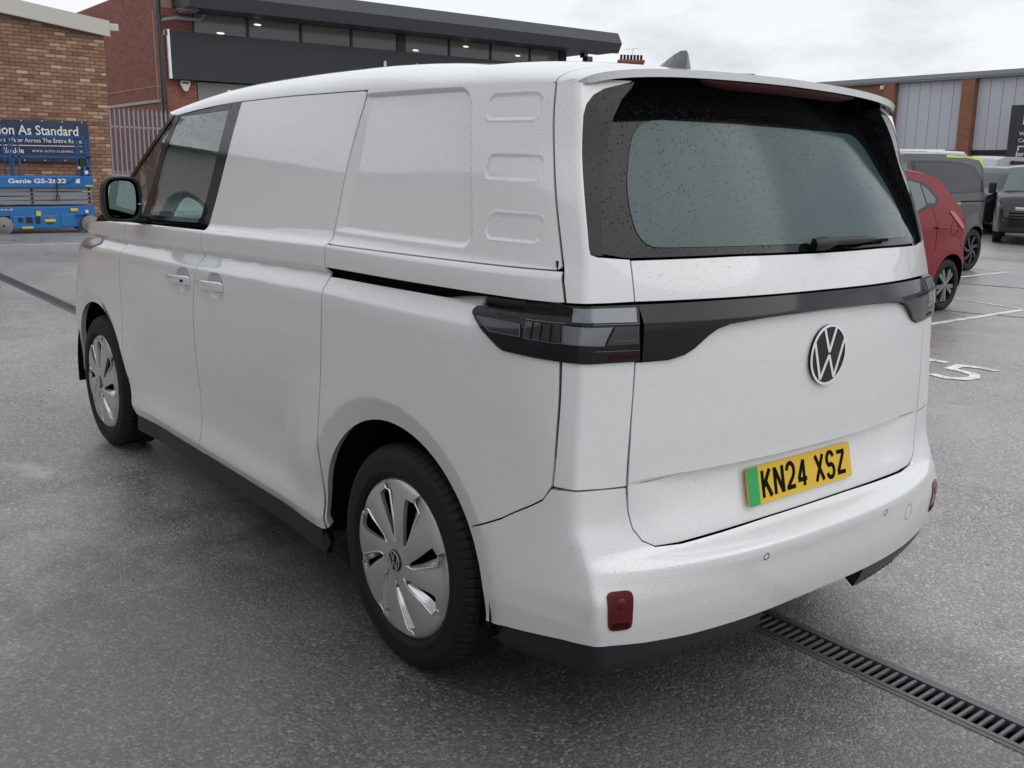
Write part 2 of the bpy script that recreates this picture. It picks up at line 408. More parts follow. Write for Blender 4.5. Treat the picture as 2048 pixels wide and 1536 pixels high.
def both(name, poly, F, mat, parent, label=None, **kw):
    o = [panel(name, poly, F, mat, parent, mirror=m, **kw) for m in (False, True)]
    return o
def text_obj(name, s, mat, parent, org, xd, yd, width=None, height=None, depth=.004, bold=0.0, spacing=1.0, shear=0.0, align=0.0):
    """flat lettering standing on a plane: org = left end of the base line"""
    cu = bpy.data.curves.new(name, 'FONT'); cu.body = s; cu.size = 1; cu.offset = bold; cu.space_character = spacing; cu.shear = shear; cu.resolution_u = 3; cu.extrude = .5
    t = bpy.data.objects.new('tmp', cu); COL.objects.link(t); dg = bpy.context.evaluated_depsgraph_get(); me = bpy.data.meshes.new_from_object(t.evaluated_get(dg))
    bpy.data.objects.remove(t); bpy.data.curves.remove(cu)
    co = np.array([v.co for v in me.vertices]); x0, y0 = co[:, 0].min(), 0.0; w = co[:, 0].max() - x0; h = co[:, 1].max()
    sx = width / w if width else height / h; sy = height / h if height else sx
    xd, yd = Vector(xd), Vector(yd); nd = xd.cross(yd); org = Vector(org)
    for v in me.vertices: v.co = org + xd * ((v.co.x - x0) * sx - align * w * sx) + yd * (v.co.y * sy) + nd * ((v.co.z + .5) * depth)
    me.materials.clear(); me.update(); return link(name, me, mat, parent)
# ================================================================ materials of the place
def asphalt(name, base=(.29, .270, .266), wet=1.0):
    k = NT(name); v = k.obj
    vo = k.n('ShaderNodeTexVoronoi', {'Vector': v, 'Scale': 112.0}); st = k.n('ShaderNodeSeparateColor', {'Color': vo.outputs['Color']})
    fine = k.noise(v, 420, 3, .6); big = k.noise(v, .55, 5, .6); mid = k.noise(v, 3.2, 5, .65)
    stone = k.ramp(st.outputs[0], [(0, (.036, .031, .030)), (.5, (.185, .170, .166)), (.80, (.38, .355, .345)), (.93, (.60, .57, .55)), (1, (.90, .86, .83))])
    c = k.mix(.85, C4(base), stone)
    c = k.mix(k.math('MULTIPLY', fine, .4), c, C4((.04, .037, .036)))
    patch = k.ramp(k.math('ADD', k.math('MULTIPLY', big, .6), k.math('MULTIPLY', mid, .4)), [(.36, 0), (.66, 1)])
    c = k.mix(k.math('MULTIPLY', patch, .55), c, C4((.52, .495, .492)))
    # van's shade painted dark with a ragged outline; then faint random wet patches
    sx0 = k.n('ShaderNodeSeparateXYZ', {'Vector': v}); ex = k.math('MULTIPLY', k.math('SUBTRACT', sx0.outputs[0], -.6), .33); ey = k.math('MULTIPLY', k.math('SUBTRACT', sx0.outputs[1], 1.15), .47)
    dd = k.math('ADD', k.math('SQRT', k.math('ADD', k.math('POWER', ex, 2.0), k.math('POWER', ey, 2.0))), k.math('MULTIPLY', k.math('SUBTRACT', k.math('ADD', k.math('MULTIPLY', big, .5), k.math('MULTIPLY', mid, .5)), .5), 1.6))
    van_shade = k.ramp(dd, [(.55, 1), (1.25, 0)]); dampf = k.ramp(k.noise(v, .33, 6, .62), [(.46, 0), (.60, 1)])
    c = k.mix(k.math('MULTIPLY', van_shade, .60), c, C4((.022, .016, .013))); c = k.mix(k.math('MULTIPLY', dampf, .08), c, C4((.10, .095, .096)))
    # a pale dried splash near the front wheel, with its own ragged outline
    sx = k.n('ShaderNodeSeparateXYZ', {'Vector': v}); dx = k.math('SUBTRACT', sx.outputs[0], 2.75); dy = k.math('SUBTRACT', sx.outputs[1], 1.40)
    al = k.math('ADD', k.math('MULTIPLY', dx, .93), k.math('MULTIPLY', dy, .37)); ac = k.math('SUBTRACT', k.math('MULTIPLY', dy, .93), k.math('MULTIPLY', dx, .37))
    rr_ = k.math('SQRT', k.math('ADD', k.math('POWER', k.math('MULTIPLY', al, 1.1), 2.0), k.math('POWER', k.math('MULTIPLY', ac, 3.6), 2.0)))
    spl = k.ramp(k.math('ADD', rr_, k.math('MULTIPLY', k.noise(v, 5, 6, .75), 1.3)), [(.62, 1), (1.05, 0)])
    c = k.mix(k.math('MULTIPLY', spl, .8), c, C4((.62, .61, .60)))
    rg = k.ramp(k.math('ADD', k.math('MULTIPLY', big, .7), k.math('MULTIPLY', mid, .3)), [(.30, .22), (.45, .30), (.62, .38)])
    h = k.math('ADD', k.math('MULTIPLY', k.math('SUBTRACT', 1.0, vo.outputs['Distance']), .75), k.math('MULTIPLY', fine, .5))
    nb = k.bump(h, .9, .006); cb = k.bump(h, .35, .004); k.set(Base_Color=c, Roughness=.6, Specular_IOR_Level=.4, Normal=nb, Coat_Weight=1.0, Coat_IOR=1.6, Coat_Roughness=rg); k.t.links.new(cb, k.b.inputs['Coat Normal']); return k.m
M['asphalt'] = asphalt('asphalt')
def line_paint():
    k = NT('road_paint'); v = k.obj; n = k.noise(v, 60, 5, .7); n2 = k.noise(v, 9, 4, .6)
    f = k.ramp(k.math('MULTIPLY', n, n2), [(.20, 0), (.26, 1)])
    k.set(Base_Color=k.mix(f, C4((.52, .50, .48)), C4((.90, .89, .86))), Roughness=.45, Normal=k.bump(n, .4, .004)); return k.m
M['road_paint'] = line_paint()
def brick_mat(name, stops):
    k = NT(name); v = k.obj
    oi = k.n('ShaderNodeObjectInfo').outputs['Random']; ge = k.n('ShaderNodeNewGeometry').outputs['Random Per Island']
    f = k.math('FRACT', k.math('ADD', k.math('MULTIPLY', oi, 7.31), ge)); c = k.ramp(f, stops)
    n = k.noise(v, 45, 5, .65); c = k.mix(k.math('MULTIPLY', n, .4), c, C4((.12, .075, .055)))
    k.set(Base_Color=c, Roughness=.85, Normal=k.bump(n, .5, .006)); return k.m
M['brick_orange'] = brick_mat('brick_orange', [(0, (.22, .105, .068)), (.25, (.34, .172, .110)), (.5, (.40, .215, .140)), (.72, (.28, .135, .088)), (.84, (.48, .31, .20)), (1, (.66, .50, .36))])
M['brick_red'] = brick_mat('brick_red', [(0, (.21, .062, .046)), (.5, (.27, .082, .060)), (1, (.33, .11, .080))])
M['mortar'] = plain('mortar', (.155, .115, .085), .9, var=.2, bump=.3)
M['mortar_pink'] = plain('mortar_pink', (.40, .24, .20), .9, var=.15)
def far_brick():
    k = NT('far_brick'); v = k.obj
    sx = k.n('ShaderNodeSeparateXYZ', {'Vector': v}); cb = k.n('ShaderNodeCombineXYZ', {0: k.math('ADD', sx.outputs[0], sx.outputs[1]), 1: sx.outputs[2]})
    b = k.n('ShaderNodeTexBrick', {'Vector': cb.outputs[0], 'Color1': C4((.25, .09, .05)), 'Color2': C4((.33, .14, .08)), 'Mortar': C4((.28, .20, .15)), 'Scale': 1.0, 'Mortar Size': .006, 'Brick Width': .225, 'Row Height': .075})
    k.set(Base_Color=k.mix(k.math('MULTIPLY', k.noise(v, 1.5, 4), .4), b.outputs['Color'], C4((.13, .05, .03))), Roughness=.9); return k.m
M['far_brick'] = far_brick()
M['fascia_dark'] = plain('fascia_dark', (.019, .020, .028), .45, var=.1, scale=4)
M['fascia_edge'] = plain('fascia_edge', (.034, .036, .047), .45, var=.08, scale=4)
M['soffit'] = plain('soffit', (.05, .05, .058), .5)
M['frame_black'] = plain('frame_black', (.015, .015, .018), .35)
M['office_glass'] = plain('office_glass', (.21, .215, .20), .12, coat=.3)
M['verge'] = plain('verge_cream', (.55, .53, .48), .6, var=.08, scale=8)
M['pipe_black'] = plain('pipe_black', (.025, .024, .03), .3, coat=.3)
M['galvanised'] = plain('galvanised', (.32, .33, .38), .42, metal=.45, var=.12)
M['cladding'] = plain('cladding_grey', (.52, .53, .59), .5, var=.05, scale=2)
M['gutter_grey'] = plain('gutter_grey', (.25, .27, .29), .5, var=.08)
M['alarm'] = plain('alarm_box', (.62, .60, .50), .5)
M['white_letters'] = plain('white_letters', (.8, .8, .8), .4)
M['cast_iron'] = plain('cast_iron', (.12, .12, .125), .32, metal=.3, var=.3, bump=.2)
M['drain_edge'] = plain('drain_edge', (.11, .105, .10), .4, var=.3, bump=.3)
def light_panel():
    k = NT('ceiling_light_glow'); k.set(Base_Color=C4((.9, .88, .8)), Emission_Color=C4((1, .95, .82)), Emission_Strength=.7); return k.m
M['ceiling_light'] = light_panel()
# ================================================================ ground
DR = (-.205, -.345)       # channel drain, between these y
q = MB()
for y0, y1 in ((-260, DR[1]), (DR[0], 260)):
    ys = sorted({y0, y1}); q.add([(-200, ys[0], 0), (400, ys[0], 0), (400, ys[1], 0), (-200, ys[1], 0)], [(0, 1, 2, 3)])
for x0, x1 in ((-200, -4), (17, 400)): q.add([(x0, DR[1], 0), (x1, DR[1], 0), (x1, DR[0], 0), (x0, DR[0], 0)], [(0, 1, 2, 3)])
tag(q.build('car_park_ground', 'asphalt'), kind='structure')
def G3(a, b, h): return (a, b, .004 + h*.2)
def paint_line(name, pts, w, label=None):
    q = MB(); P = dense(pts, .25, False); q.ribbon(P, w, G3, 0, .01); o = q.build(name, 'road_paint'); tag(o, kind='structure'); return o
paint_line('bay_line', [(2.86,-5.2),(2.86,-10.05)], .085)
paint_line('bay_line', [(2.80,-10.02),(3.86,-10.24)], .05); 
paint_line('bay_line', [(5.24,-10.2),(5.28,-14.85)], .085)
paint_line('bay_line', [(4.6,-14.82),(7.6,-15.05)], .06)
paint_line('bay_line', [(16.16,-1.26+4),(16.0,-2.69),(15.8,-4.6)], .07)
paint_line('bay_number', [(1.20,-5.72),(1.35,-5.73),(1.49,-5.67),(1.47,-5.46),(1.33,-5.43),(1.22,-5.38),(1.17,-5.26),(1.20,-5.12),(1.30,-5.06),(1.44,-5.09)], .085)
paint_line('bay_number', [(1.62,-5.70),(1.76,-5.71),(1.78,-5.50),(1.70,-5.30)], .085)
def tar(name, pts, w):
    q = MB(); q.ribbon(dense(pts, .12, False), w, lambda a, b, h: (a, b, .003 + h*.1), 0, .008); tag(q.build(name, 'tar'), kind='structure')
M['tar'] = plain('tar', (.028, .027, .028), .45, var=.3, bump=.3)
tar('tar_seam', [(5.4,-11.95),(4.79,-12.23),(3.97,-12.52),(2.0,-13.2)], .05)
tar('tar_seam', [(4.2,-8.9),(3.1,-9.05),(2.4,-9.35),(1.7,-9.5)], .03)
tar('tar_seam', [(10.3,-.02),(9.0,.32),(8.35,.62),(7.7,.95)], .05)
tar('tar_seam', [(11.5,.4),(10.2,.35),(9.1,.40)], .09)
# trench of the channel drain and its grating
dr = empty('channel_drain', (0, -.275, 0), 0, 'long slotted cast iron drain channel set in the asphalt behind the white van', 'drain')
q = MB(); x0, x1 = -4.0, 17.0; w = .069
q.add([(x0,-w,0),(x1,-w,0),(x1,-w,-.12),(x0,-w,-.12)], [(0,1,2,3)]); q.add([(x0,w,0),(x1,w,0),(x1,w,-.12),(x0,w,-.12)], [(0,1,2,3)]); q.add([(x0,-w,-.12),(x1,-w,-.12),(x1,w,-.12),(x0,w,-.12)], [(0,1,2,3)])
q.build('trench', 'void', dr)
for s in (1, -1):
    q = MB(); q.box(-4.0, 17.0, *sorted((s*.052, s*.0695)), -.03, .004, bev=0); q.build('edge_rail', 'cast_iron', dr)
    q = MB(); q.box(-4.0, 17.0, *sorted((s*.0705, s*.088)), -.03, .0025 , bev=0); q.build('concrete_haunch', 'drain_edge', dr)
bq = MB(); bq.box(-.0062, .0062, -.052, .052, -.012, .001, bev=.003); bar = bq.mesh('bar')
nb = 0; x = -2.2; rest = MB()
while x < 16.9:
    if nb < 290: o = link('grating_bar', bar, 'cast_iron', dr); o.location = (x, 0, 0); nb += 1
    else: rest.box(x-.0062, x+.0062, -.052, .052, -.012, .001)
    x += .031
tag(rest.build('grating_bar', 'cast_iron', dr), kind='stuff')
# small debris on the tarmac
dm = MB(); rr = random.Random(5)
for k in range(260):
    x, y = rr.uniform(-2, 9), rr.uniform(-9, 5); s = rr.uniform(.004, .012)
    if abs(y) < 1.05 and -.9 < x < 3.9: continue
    dm.add([(x+s*rr.uniform(-1,1), y+s*rr.uniform(-1,1), .001) for _ in range(3)] + [(x, y, .001+s*.5)], [(0,1,3),(1,2,3),(2,0,3)])
tag(dm.build('grit', plain('grit', (.04, .035, .03), .8)), 'scattered dark grit and crumbs on the wet asphalt', 'grit', kind='stuff')
# ================================================================ bricks
def brick_mesh(L_, H_, D_):
    b = MB(); e = .004
    b.add([(0,0,0),(L_,0,0),(L_,0,H_),(0,0,H_),(e,D_,e),(L_-e,D_,e),(L_-e,D_,H_-e),(e,D_,H_-e)], [(4,5,6,7),(0,1,5,4),(1,2,6,5),(2,3,7,6),(3,0,4,7)]); return b.mesh('brick')
BR = {}
def brick_field(root, mat, fmat, w, top, n_single=0, prefer=None, z0=0.0, pitch=(.225, .075), depth=.009, bottom=0.0, hole=None):
    """courses of bricks on a wall plane; fmat(a, d, z) gives the place; top(a) the height"""
    nc = int(max(top(0), top(w)) / pitch[1]) + 2; slots = []
    for c in range(nc):
        z = c*pitch[1]; off = (c % 2) * pitch[0]/2; a = -off
        if z < bottom: continue
        while a < w:
            a0, a1 = max(a, 0), min(a + pitch[0] - .010, w)
            if a1 - a0 > .03 and z + .065 < min(top(a0), top(a1)) and not (hole and hole(a0, a1, z)): slots.append((a0, a1, z))
            a += pitch[0]
    single = set()
    if n_single:
        cand = sorted(range(len(slots)), key=lambda i: prefer(slots[i])); single = {i for i in cand[:n_single] if prefer(slots[i]) < 1e6}
    joined = MB()
    for i, (a0, a1, z) in enumerate(slots):
        dz = R0.uniform(-.0015, .0015); dp = depth + R0.uniform(-.002, .003)
        if i in single:
            key = round(a1 - a0, 3)
            if key not in BR: BR[key] = brick_mesh(a1 - a0, .065, .012)
            o = link('brick', BR[key], mat, root); o.location = fmat.loc(a0, dp - .012, z + dz); o.rotation_euler = fmat.rot
        else:
            e = .003; L_ = a1 - a0
            vs = [(a0,0,z),(a1,0,z),(a1,0,z+.065),(a0,0,z+.065),(a0+e,dp,z+e),(a1-e,dp,z+e),(a1-e,dp,z+.065-e),(a0+e,dp,z+.065-e)]
            joined.add([fmat.pt(*v) for v in vs], [(4,5,6,7),(0,1,5,4),(1,2,6,5),(2,3,7,6),(3,0,4,7)])
    tag(joined.build('brickwork', mat, root), kind='stuff')
class Plane:
    """wall plane: origin, direction along, outward normal (level, axis aligned)"""
    def __init__(s, org, ad, nd): s.o, s.a, s.n = Vector(org), Vector(ad), Vector(nd); s.rot = (0, 0, math.atan2(s.a.y, s.a.x)); s.sg = 1 if Vector((-s.a.y, s.a.x, 0)).dot(s.n) > 0 else -1
    def pt(s, a, d, z): return tuple(s.o + s.a*a + s.n*d + Vector((0, 0, z)))
    loc = pt
# ================================================================ left brick building (gable end)
lb = empty('brick_building', (20.3, -4.47, 0), 0, 'orange brown brick gable end wall with cream verge at far left', 'building')
GW = 11.0
vtop = lambda a: 4.05 + .122*(a)           # from the right corner towards the left
# along +Y: the brick's own depth axis must look to -X
pl = Plane((0, 0, 0), (0, 1, 0), (-1, 0, 0))
q = MB(); q.add([(0,0,0),(0,GW,0),(0,GW,vtop(GW)),(0,0,vtop(0)),(14,0,0),(14,GW,0),(14,GW,vtop(GW)),(14,0,vtop(0))], [(0,1,2,3),(4,7,6,5),(0,3,7,4),(1,5,6,2),(3,2,6,7)]); q.build('wall', 'mortar', lb)
brick_field(lb, 'brick_orange', pl, GW, vtop, 300, lambda s: (-s[2] if s[0] < 2.35 and s[2] < 4.2 else 1e9))
q = MB()
for a in (0,): 
    y0, y1 = -.09, GW; p = lambda y, dx, dz: (dx, y, vtop(y) + dz)
    q.add([p(y0,-.16,.0), p(y1,-.16,.0), p(y1,-.16,.32), p(y0,-.16,.32), p(y0,.05,.0), p(y1,.05,.0), p(y1,.05,.32), p(y0,.05,.32)], [(0,1,2,3),(4,7,6,5),(0,3,7,4),(1,5,6,2),(3,2,6,7),(0,4,5,1)])
q.build('verge_board', 'verge', lb)
q = MB(); q.box(-.10, 14, -.30, -.095, vtop(0)+.12, vtop(0)+.27, bev=.02); q.build('gutter', 'verge', lb)
# banner on the wall
bn = empty('banner', (20.21, -4.0, 1.4), 0, 'dark blue printed advertising banner fixed to the orange brick wall', 'banner'); bn.rotation_euler = (math.radians(-.75), 0, 0)
M['banner_blue'] = plain('banner_blue', (.025, .038, .085), .32, var=.25, scale=3)
q = MB(); ny, nz = 26, 8; rb = random.Random(3); vs = []
for i in range(ny+1):
    for j in range(nz+1):
        y = 5.2*i/ny; z = .84*j/nz; vs.append((-.012*math.sin(3.1*y + 2*z) - .006*math.sin(9*y + 5*z), y, z - (.03*math.exp(-y*2.2)*(1 if j == 0 else 0))))
q.add(vs, [(i*(nz+1)+j, (i+1)*(nz+1)+j, (i+1)*(nz+1)+j+1, i*(nz+1)+j+1) for i in range(ny) for j in range(nz)], 0, True); q.build('sheet', 'banner_blue', bn)
TX, TY = (0, -1, 0), (0, 0, 1); bx = -.024
text_obj('headline', 'ation As Standard', 'white_letters', bn, (bx, 1.95, .545), TX, TY, width=1.74, height=.19, bold=.012, depth=.002)
text_obj('subline', 'Hot Water Across The Entire Range', 'white_letters', bn, (bx, 1.82, .39), TX, TY, width=1.66, height=.085, bold=.006, depth=.002)
q = MB(); q.box(bx, bx+.003, .16, 2.6, .315, .33); q.build('rule', 'white_letters', bn)
text_obj('brand', '///Alde', 'white_letters', bn, (bx, 1.72, .165), TX, TY, width=.40, height=.11, bold=.02, depth=.002)
text_obj('web_address', 'WWW.AUTO-SLEEPERS.COM', 'white_letters', bn, (bx, 1.16, .19), TX, TY, width=1.0, height=.045, bold=.01, depth=.002, spacing=1.4)
for k in range(12):
    for z in (.82, .02):
        q = MB(); q.lathe([(.0005,-.03),(.012,-.028),(.014,-.02)], 10, 'x', (0, .12 + k*.40, z)); q.build('eyelet', 'silver_edge', bn)
# ================================================================ palisade fence
fe = empty('palisade_fence', (25, -7.5, 0), 0, 'grey steel palisade fence between the two brick buildings', 'fence')
pq = MB(); W_ = .034
prof = [(-W_,.0),(-W_*.45,-.022),(W_*.45,-.022),(W_,.0)]
vs = [(d, a, 0) for a, d in prof] + [(d, a, 2.68) for a, d in prof] + [(-.018, 0, 2.82)]
pq.add(vs, [(0,1,5,4),(1,2,6,5),(2,3,7,6),(4,5,8),(5,6,8),(6,7,8)]); pale = pq.mesh('pale')
for k in range(16):
    o = link('pale', pale, 'galvanised', fe); o.location = (0, -.3 + k*.1245, 0)
for z in (.5, 2.3):
    q = MB(); q.box(.0, .045, -.5, 1.9, z-.025, z+.025); q.build('rail', 'galvanised', fe)
q = MB(); q.box(.05, .12, -.42, -.34, 0, 2.75); q.build('post', 'galvanised', fe)
q = MB(); q.box(-.03, -.012, .1, 1.7, .2, 1.06); q.build('base_sheet', 'galvanised', fe)
# ================================================================ showroom (level frame: the car park itself slopes a little)
GR = Matrix(((0.99993, 0, 0.0120026), (-0.000178, 0.99989, 0.0148505), (-0.0120013, -0.0148516, 0.999818)))
sh = empty('showroom_building', (31.8, -10.06, 0), 0, 'dark red brick showroom with charcoal fascia and overhanging flat roof', 'building'); sh.rotation_euler = GR.to_euler()
SW, SD = 18.6, 16.0
q = MB(); q.box(.02, SD, -1.02, 0, -1, 7.3); q.build('wall', 'mortar_pink', sh)
q = MB(); q.box(.6, SD, -SW, -1.03, -1, 6.6); q.build('rear_wall', 'soffit', sh)
side = Plane((0.02, 0, 0), (1, 0, 0), (0, 1, 0)); front = Plane((.02, 0, 0), (0, -1, 0), (-1, 0, 0))
stp = lambda a: 7.3
brick_field(sh, 'brick_red', side, 12.0, stp, bottom=1.0, depth=.006); brick_field(sh, 'brick_red', front, 1.02, lambda a: 6.45, bottom=1.0, depth=.006)
q = MB(); q.box(0, 12, .0, .03, 3.93, 3.97); q.build('brick_band', 'mortar_pink', sh)
q = MB(); q.box(.3, 12, .01, .06, 3.40, 3.50); q.build('cable_tray', 'pipe_black', sh)
q = MB(); q.box(-.28, -.02, -SW+.1, -.10, 4.13, 5.70); fas = q.build('fascia', 'fascia_dark', sh)
q = MB(); q.box(-.285, -.02, -.10, -.06, 4.14, 5.72); q.build('fascia_end_trim', 'silver_edge', sh)
text_obj('sign_letters', 'lookers', 'white_letters', sh, (-.285, -8.42, 4.76), (0, -1, 0), (0, 0, 1), width=3.4, height=.52, depth=.09)
# clerestory windows: frames, panes, soffit lights behind
mull = [-1.06, -3.06, -5.14, -7.26, -9.34, -9.66, -11.84, -14.0, -16.18, -17.9]
for i in range(len(mull)-1):
    if i == 4:
        q = MB(); q.box(.05, .22, mull[5], mull[4], 5.6, 6.5); q.build('window_pier', 'frame_black', sh); continue
    y1, y0 = mull[i], mull[i+1]
    q = MB(); q.box(.10, .14, y0+.03, y1-.03, 5.72, 6.42); pn = q.build('window', 'office_glass', sh)
    q = MB()
    q.box(.06, .16, y0, y0+.05, 5.65, 6.48); q.box(.06, .16, y1-.05, y1-.0005, 5.65, 6.48); q.box(.07, .15, y0+.05, y1-.05, 6.38, 6.46); q.box(.07, .15, y0+.05, y1-.05, 5.65, 5.74); q.build('frame', 'frame_black', pn)
    q = MB(); q.box(.085, .095, (y0+y1)/2-.55, (y0+y1)/2+.55 if False else (y0+y1)/2+.4, 6.24, 6.25); 
for y, z in ((-2.05, 5.79), (-3.45, 6.20), (-10.2, 5.84), (-12.7, 6.18), (-13.1, 5.70), (-15.5, 6.02)):
    q = MB(); q.lathe([(.0005, .075), (.13, .075), (.15, .085)], 14, 'x', (0, 0, 0)); q.v = [(x + .01, y + yy, z + zz*.22) for x, yy, zz in q.v]; q.build('ceiling_light', 'ceiling_light', sh)
q = MB(); q.box(.10, .14, -7.2, -1.06, 1.0, 4.10); q.build('window', 'office_glass', sh)
q = MB(); q.box(.06, .16, -1.10, -1.03, 1.0, 4.12); q.build('window_frame', 'frame_black', sh)
q = MB(); q.lathe([(.0005, .07), (.11, .07)], 12, 'x'); q.v = [(x, y - 2.3, 3.86 + z*.25) for x, y, z in q.v]; q.build('ceiling_light', 'ceiling_light', sh)
q = MB(); q.box(.10, .5, -18.35, -17.95, 1.0, 6.5); q.build('end_column', 'fascia_edge', sh)
# roof with its folded edge
ry0, ry1 = -20.1, -.35
def roof_ring(y, e): return [(-1.45+e, y, 6.33), (-1.55+e, y, 6.76), (-1.40+e, y, 7.20), (SD, y, 7.35), (SD, y, 6.40), (-.2, y, 6.46)]
q = MB(); a, b = roof_ring(ry1, 0), roof_ring(ry0, 0); b = [(x, y - (.12 if i == 1 else 0), z) for i, (x, y, z) in enumerate(b)]
q.add(a + b, [(i, (i+1) % 6, 6+(i+1) % 6, 6+i) for i in range(6)] + [tuple(range(6))[::-1], tuple(range(6, 12))]); q.build('roof', 'fascia_edge', sh)
q = MB(); q.box(-1.30, -.19, -20.0, -.9, 6.36, 6.455); q.build('soffit_panel', 'soffit', sh)
q = MB(); q.box(-.9, 2.0, -.95, -.42, 6.34, 6.62); q.box(-.9, -.2, -.90, -.46, 6.28, 6.33); q.build('gutter_box', 'gutter_grey', sh)
q = MB(); q.tube([(-.12, .18, 0.5), (-.12, .18, 7.4)], .085, 12); 
for z in (3.4, 5.75, 6.1): q.tube([(-.12, .18, z-.05), (-.12, .18, z+.05)], .11, 12)
q.build('downpipe', 'pipe_black', sh)
q = MB(); q.tube([(-.12,.10,6.0),(-.25,-.35,6.1),(-.25,-1.2,6.12),(-.25,-1.35,6.3)], .06, 10); q.build('overflow_pipe', 'gutter_grey', sh)
q = MB(); q.tube([(-.03, .33, 3.4), (-.03, .33, 6.3)], .022, 6); q.build('conduit', 'mortar_pink', sh)
q = MB(); q.prism([(-.16,.17),(.16,.17),(.17,.05),(.06,-.17),(-.06,-.17),(-.17,.05)], lambda a_, b_, d: (-d, -.60 + a_, 3.93 + b_), .02, .13); al = q.build('alarm_box', 'alarm', sh)
q = MB(); q.box(-.14, -.131, -.71, -.49, 4.0, 4.06); q.build('alarm_stripe', 'frame_black', al)
q = MB(); q.box(-.08, .0, -.02, -.0 , 5.55, 5.72); q.build('junction_box', 'alarm', sh)
q = MB(); q.box(-1.1, -.8, -18.55, -18.35, 6.08, 6.30); q.box(-1.35, -1.02, -18.62, -18.30, 5.86, 6.10, bev=.02); q.build('camera_housing', 'pipe_black', sh)
# ================================================================ chimney of a house behind
ch = empty('house', (49.5, -50.3, 0), math.radians(-40), 'brick chimney stack with a row of pots rising from a tiled roof beyond the van', 'house')
q = MB(); q.box(-.4, .4, -.88, .88, 6, 9.05); q.box(-.46, .46, -.95, .95, 9.05, 9.25); q.build('chimney_stack', 'far_brick', ch)
for k in range(7):
    q = MB(); q.lathe([(.10, 9.25), (.085, 9.55), (.10, 9.56), (.10, 9.62), (.07, 9.62)], 10, 'z', (0, -.72 + k*.24, 0)); q.build('chimney_pot', plain('pot', (.07, .05, .045), .8) if k == 0 else 'pot_', ch) if False else q.build('chimney_pot', 'frame_black', ch)
q = MB(); q.add([(-5,-9,5.5),(-5,5,5.5),(0,5,8.55),(0,-9,8.55),(5,-9,5.5),(5,5,5.5)], [(0,1,2,3),(3,2,5,4),(0,3,4),(1,5,2)]); q.build('roof', plain('roof_tile', (.13, .07, .06), .8, var=.2), ch)
q = MB(); q.box(-4.8, 4.8, -8.8, 4.8, 0, 5.5); q.build('wall', 'far_brick', ch)
q = MB(); q.tube([(.2,-.1,9.2),(.2,-.1,10.1)], .012, 5); q.tube([(.2,-.5,10.1),(.2,.5,10.0)], .012, 5)
for k in range(5): q.tube([(0,-.4+k*.2,10.09-k*.02),(.4,-.4+k*.2,10.09-k*.02)], .008, 4)
q.build('tv_aerial', 'galvanised', ch)
# ================================================================ warehouse on the right
wh = empty('warehouse', (27.59, -55.4, 0), 0, 'long warehouse with grey cladding bays between brick piers on the right', 'building'); wh.rotation_euler = GR.to_euler()
q = MB(); q.box(-40, 9.3, -20, -.30, -1, 7.3); q.build('wall', 'cladding', wh)
q = MB(); q.box(-40, 9.6, -20, .25, 7.26, 7.62); q.box(-40, 9.65, .2, .32, 7.36, 7.58); q.build('roof_edge', 'gutter_grey', wh)
piers = [(9.3, 4.53), (4.50, 3.72), (-.53, -1.30), (-5.6, -6.4), (-10.7, -11.5), (-15.8, -16.6), (-20.9, -21.7), (-26, -26.8), (-31, -31.8)]
for i, (x1, x0) in enumerate(piers):
    q = MB(); q.box(x0, x1, -.29, .22 if i else -.05, -1, 7.25); q.build('brick_pier', 'far_brick', wh)
for i in range(1, len(piers)-1):
    a, b = piers[i][1], piers[i+1][0]; n = 6; wd = (a - b)/n
    for k in range(n):
        q = MB(); q.box(b + k*wd + .012, b + (k+1)*wd - .012, -.298, -.245, 3.2, 7.25, bev=.012); q.build('cladding_panel', 'cladding', wh)
    q = MB(); q.box(b + .01, a - .01, -.29, -.16, 2.95, 3.19); q.build('bay_sill', 'frame_black', wh)
    q = MB(); q.box(b + .01, a - .01, -.298, -.27, -1, 2.94); q.build('bay_window', 'office_glass', wh)
q = MB(); q.box(4.40, 4.62, .24, .40, 6.9, 7.15, bev=.03); q.build('floodlight', 'alarm', wh)
sg = empty('totem_sign', (23.45, -54.3, 0), 0, 'tall dark grey sign board with white lettering at the right edge', 'sign'); sg.rotation_euler = GR.to_euler()
M['sign_dark'] = plain('sign_dark', (.035, .038, .04), .4)
M['sign_blue'] = plain('sign_blue', (.02, .10, .42), .4)
q = MB(); q.box(-1.75, .15, -.12, .12, 1.2, 5.62, bev=.02); q.build('board', 'sign_dark', sg)
for x in (-1.6, 0):
    q = MB(); q.box(x-.06, x+.06, -.06, .06, 0, 1.25); q.build('post', 'sign_dark', sg)
SX, SY = (-1, 0, 0), (0, 0, 1)
text_obj('sign_title', 'jordans', 'white_letters', sg, (-.55, .122, 4.72), SX, SY, height=.42, depth=.01, bold=.02)
text_obj('sign_line', 'Estate', 'white_letters', sg, (-.65, .122, 4.48), SX, SY, height=.13, depth=.01) if False else None
text_obj('sign_line', 'Warehouse', 'white_letters', sg, (-.45, .122, 3.98), SX, SY, height=.20, depth=.01)
text_obj('sign_line', 'Caravans', 'white_letters', sg, (-.45, .122, 3.62), SX, SY, height=.20, depth=.01)
q = MB(); q.box(-1.05, -.45, .121, .13, 3.36, 3.42); q.box(-.52, -.45, .121, .13, 3.16, 3.36); q.box(-1.05, -.98, .121, .13, 3.16, 3.36); q.build('sign_mark', 'white_letters', sg)
text_obj('sign_name', 'Jordans', 'white_letters', sg, (-.35, .122, 2.86), SX, SY, height=.26, depth=.01, bold=.02)
q = MB(); q.box(-1.6, -.3, .121, .128, 2.2, 2.8); q.build('sign_panel', 'sign_blue', sg)
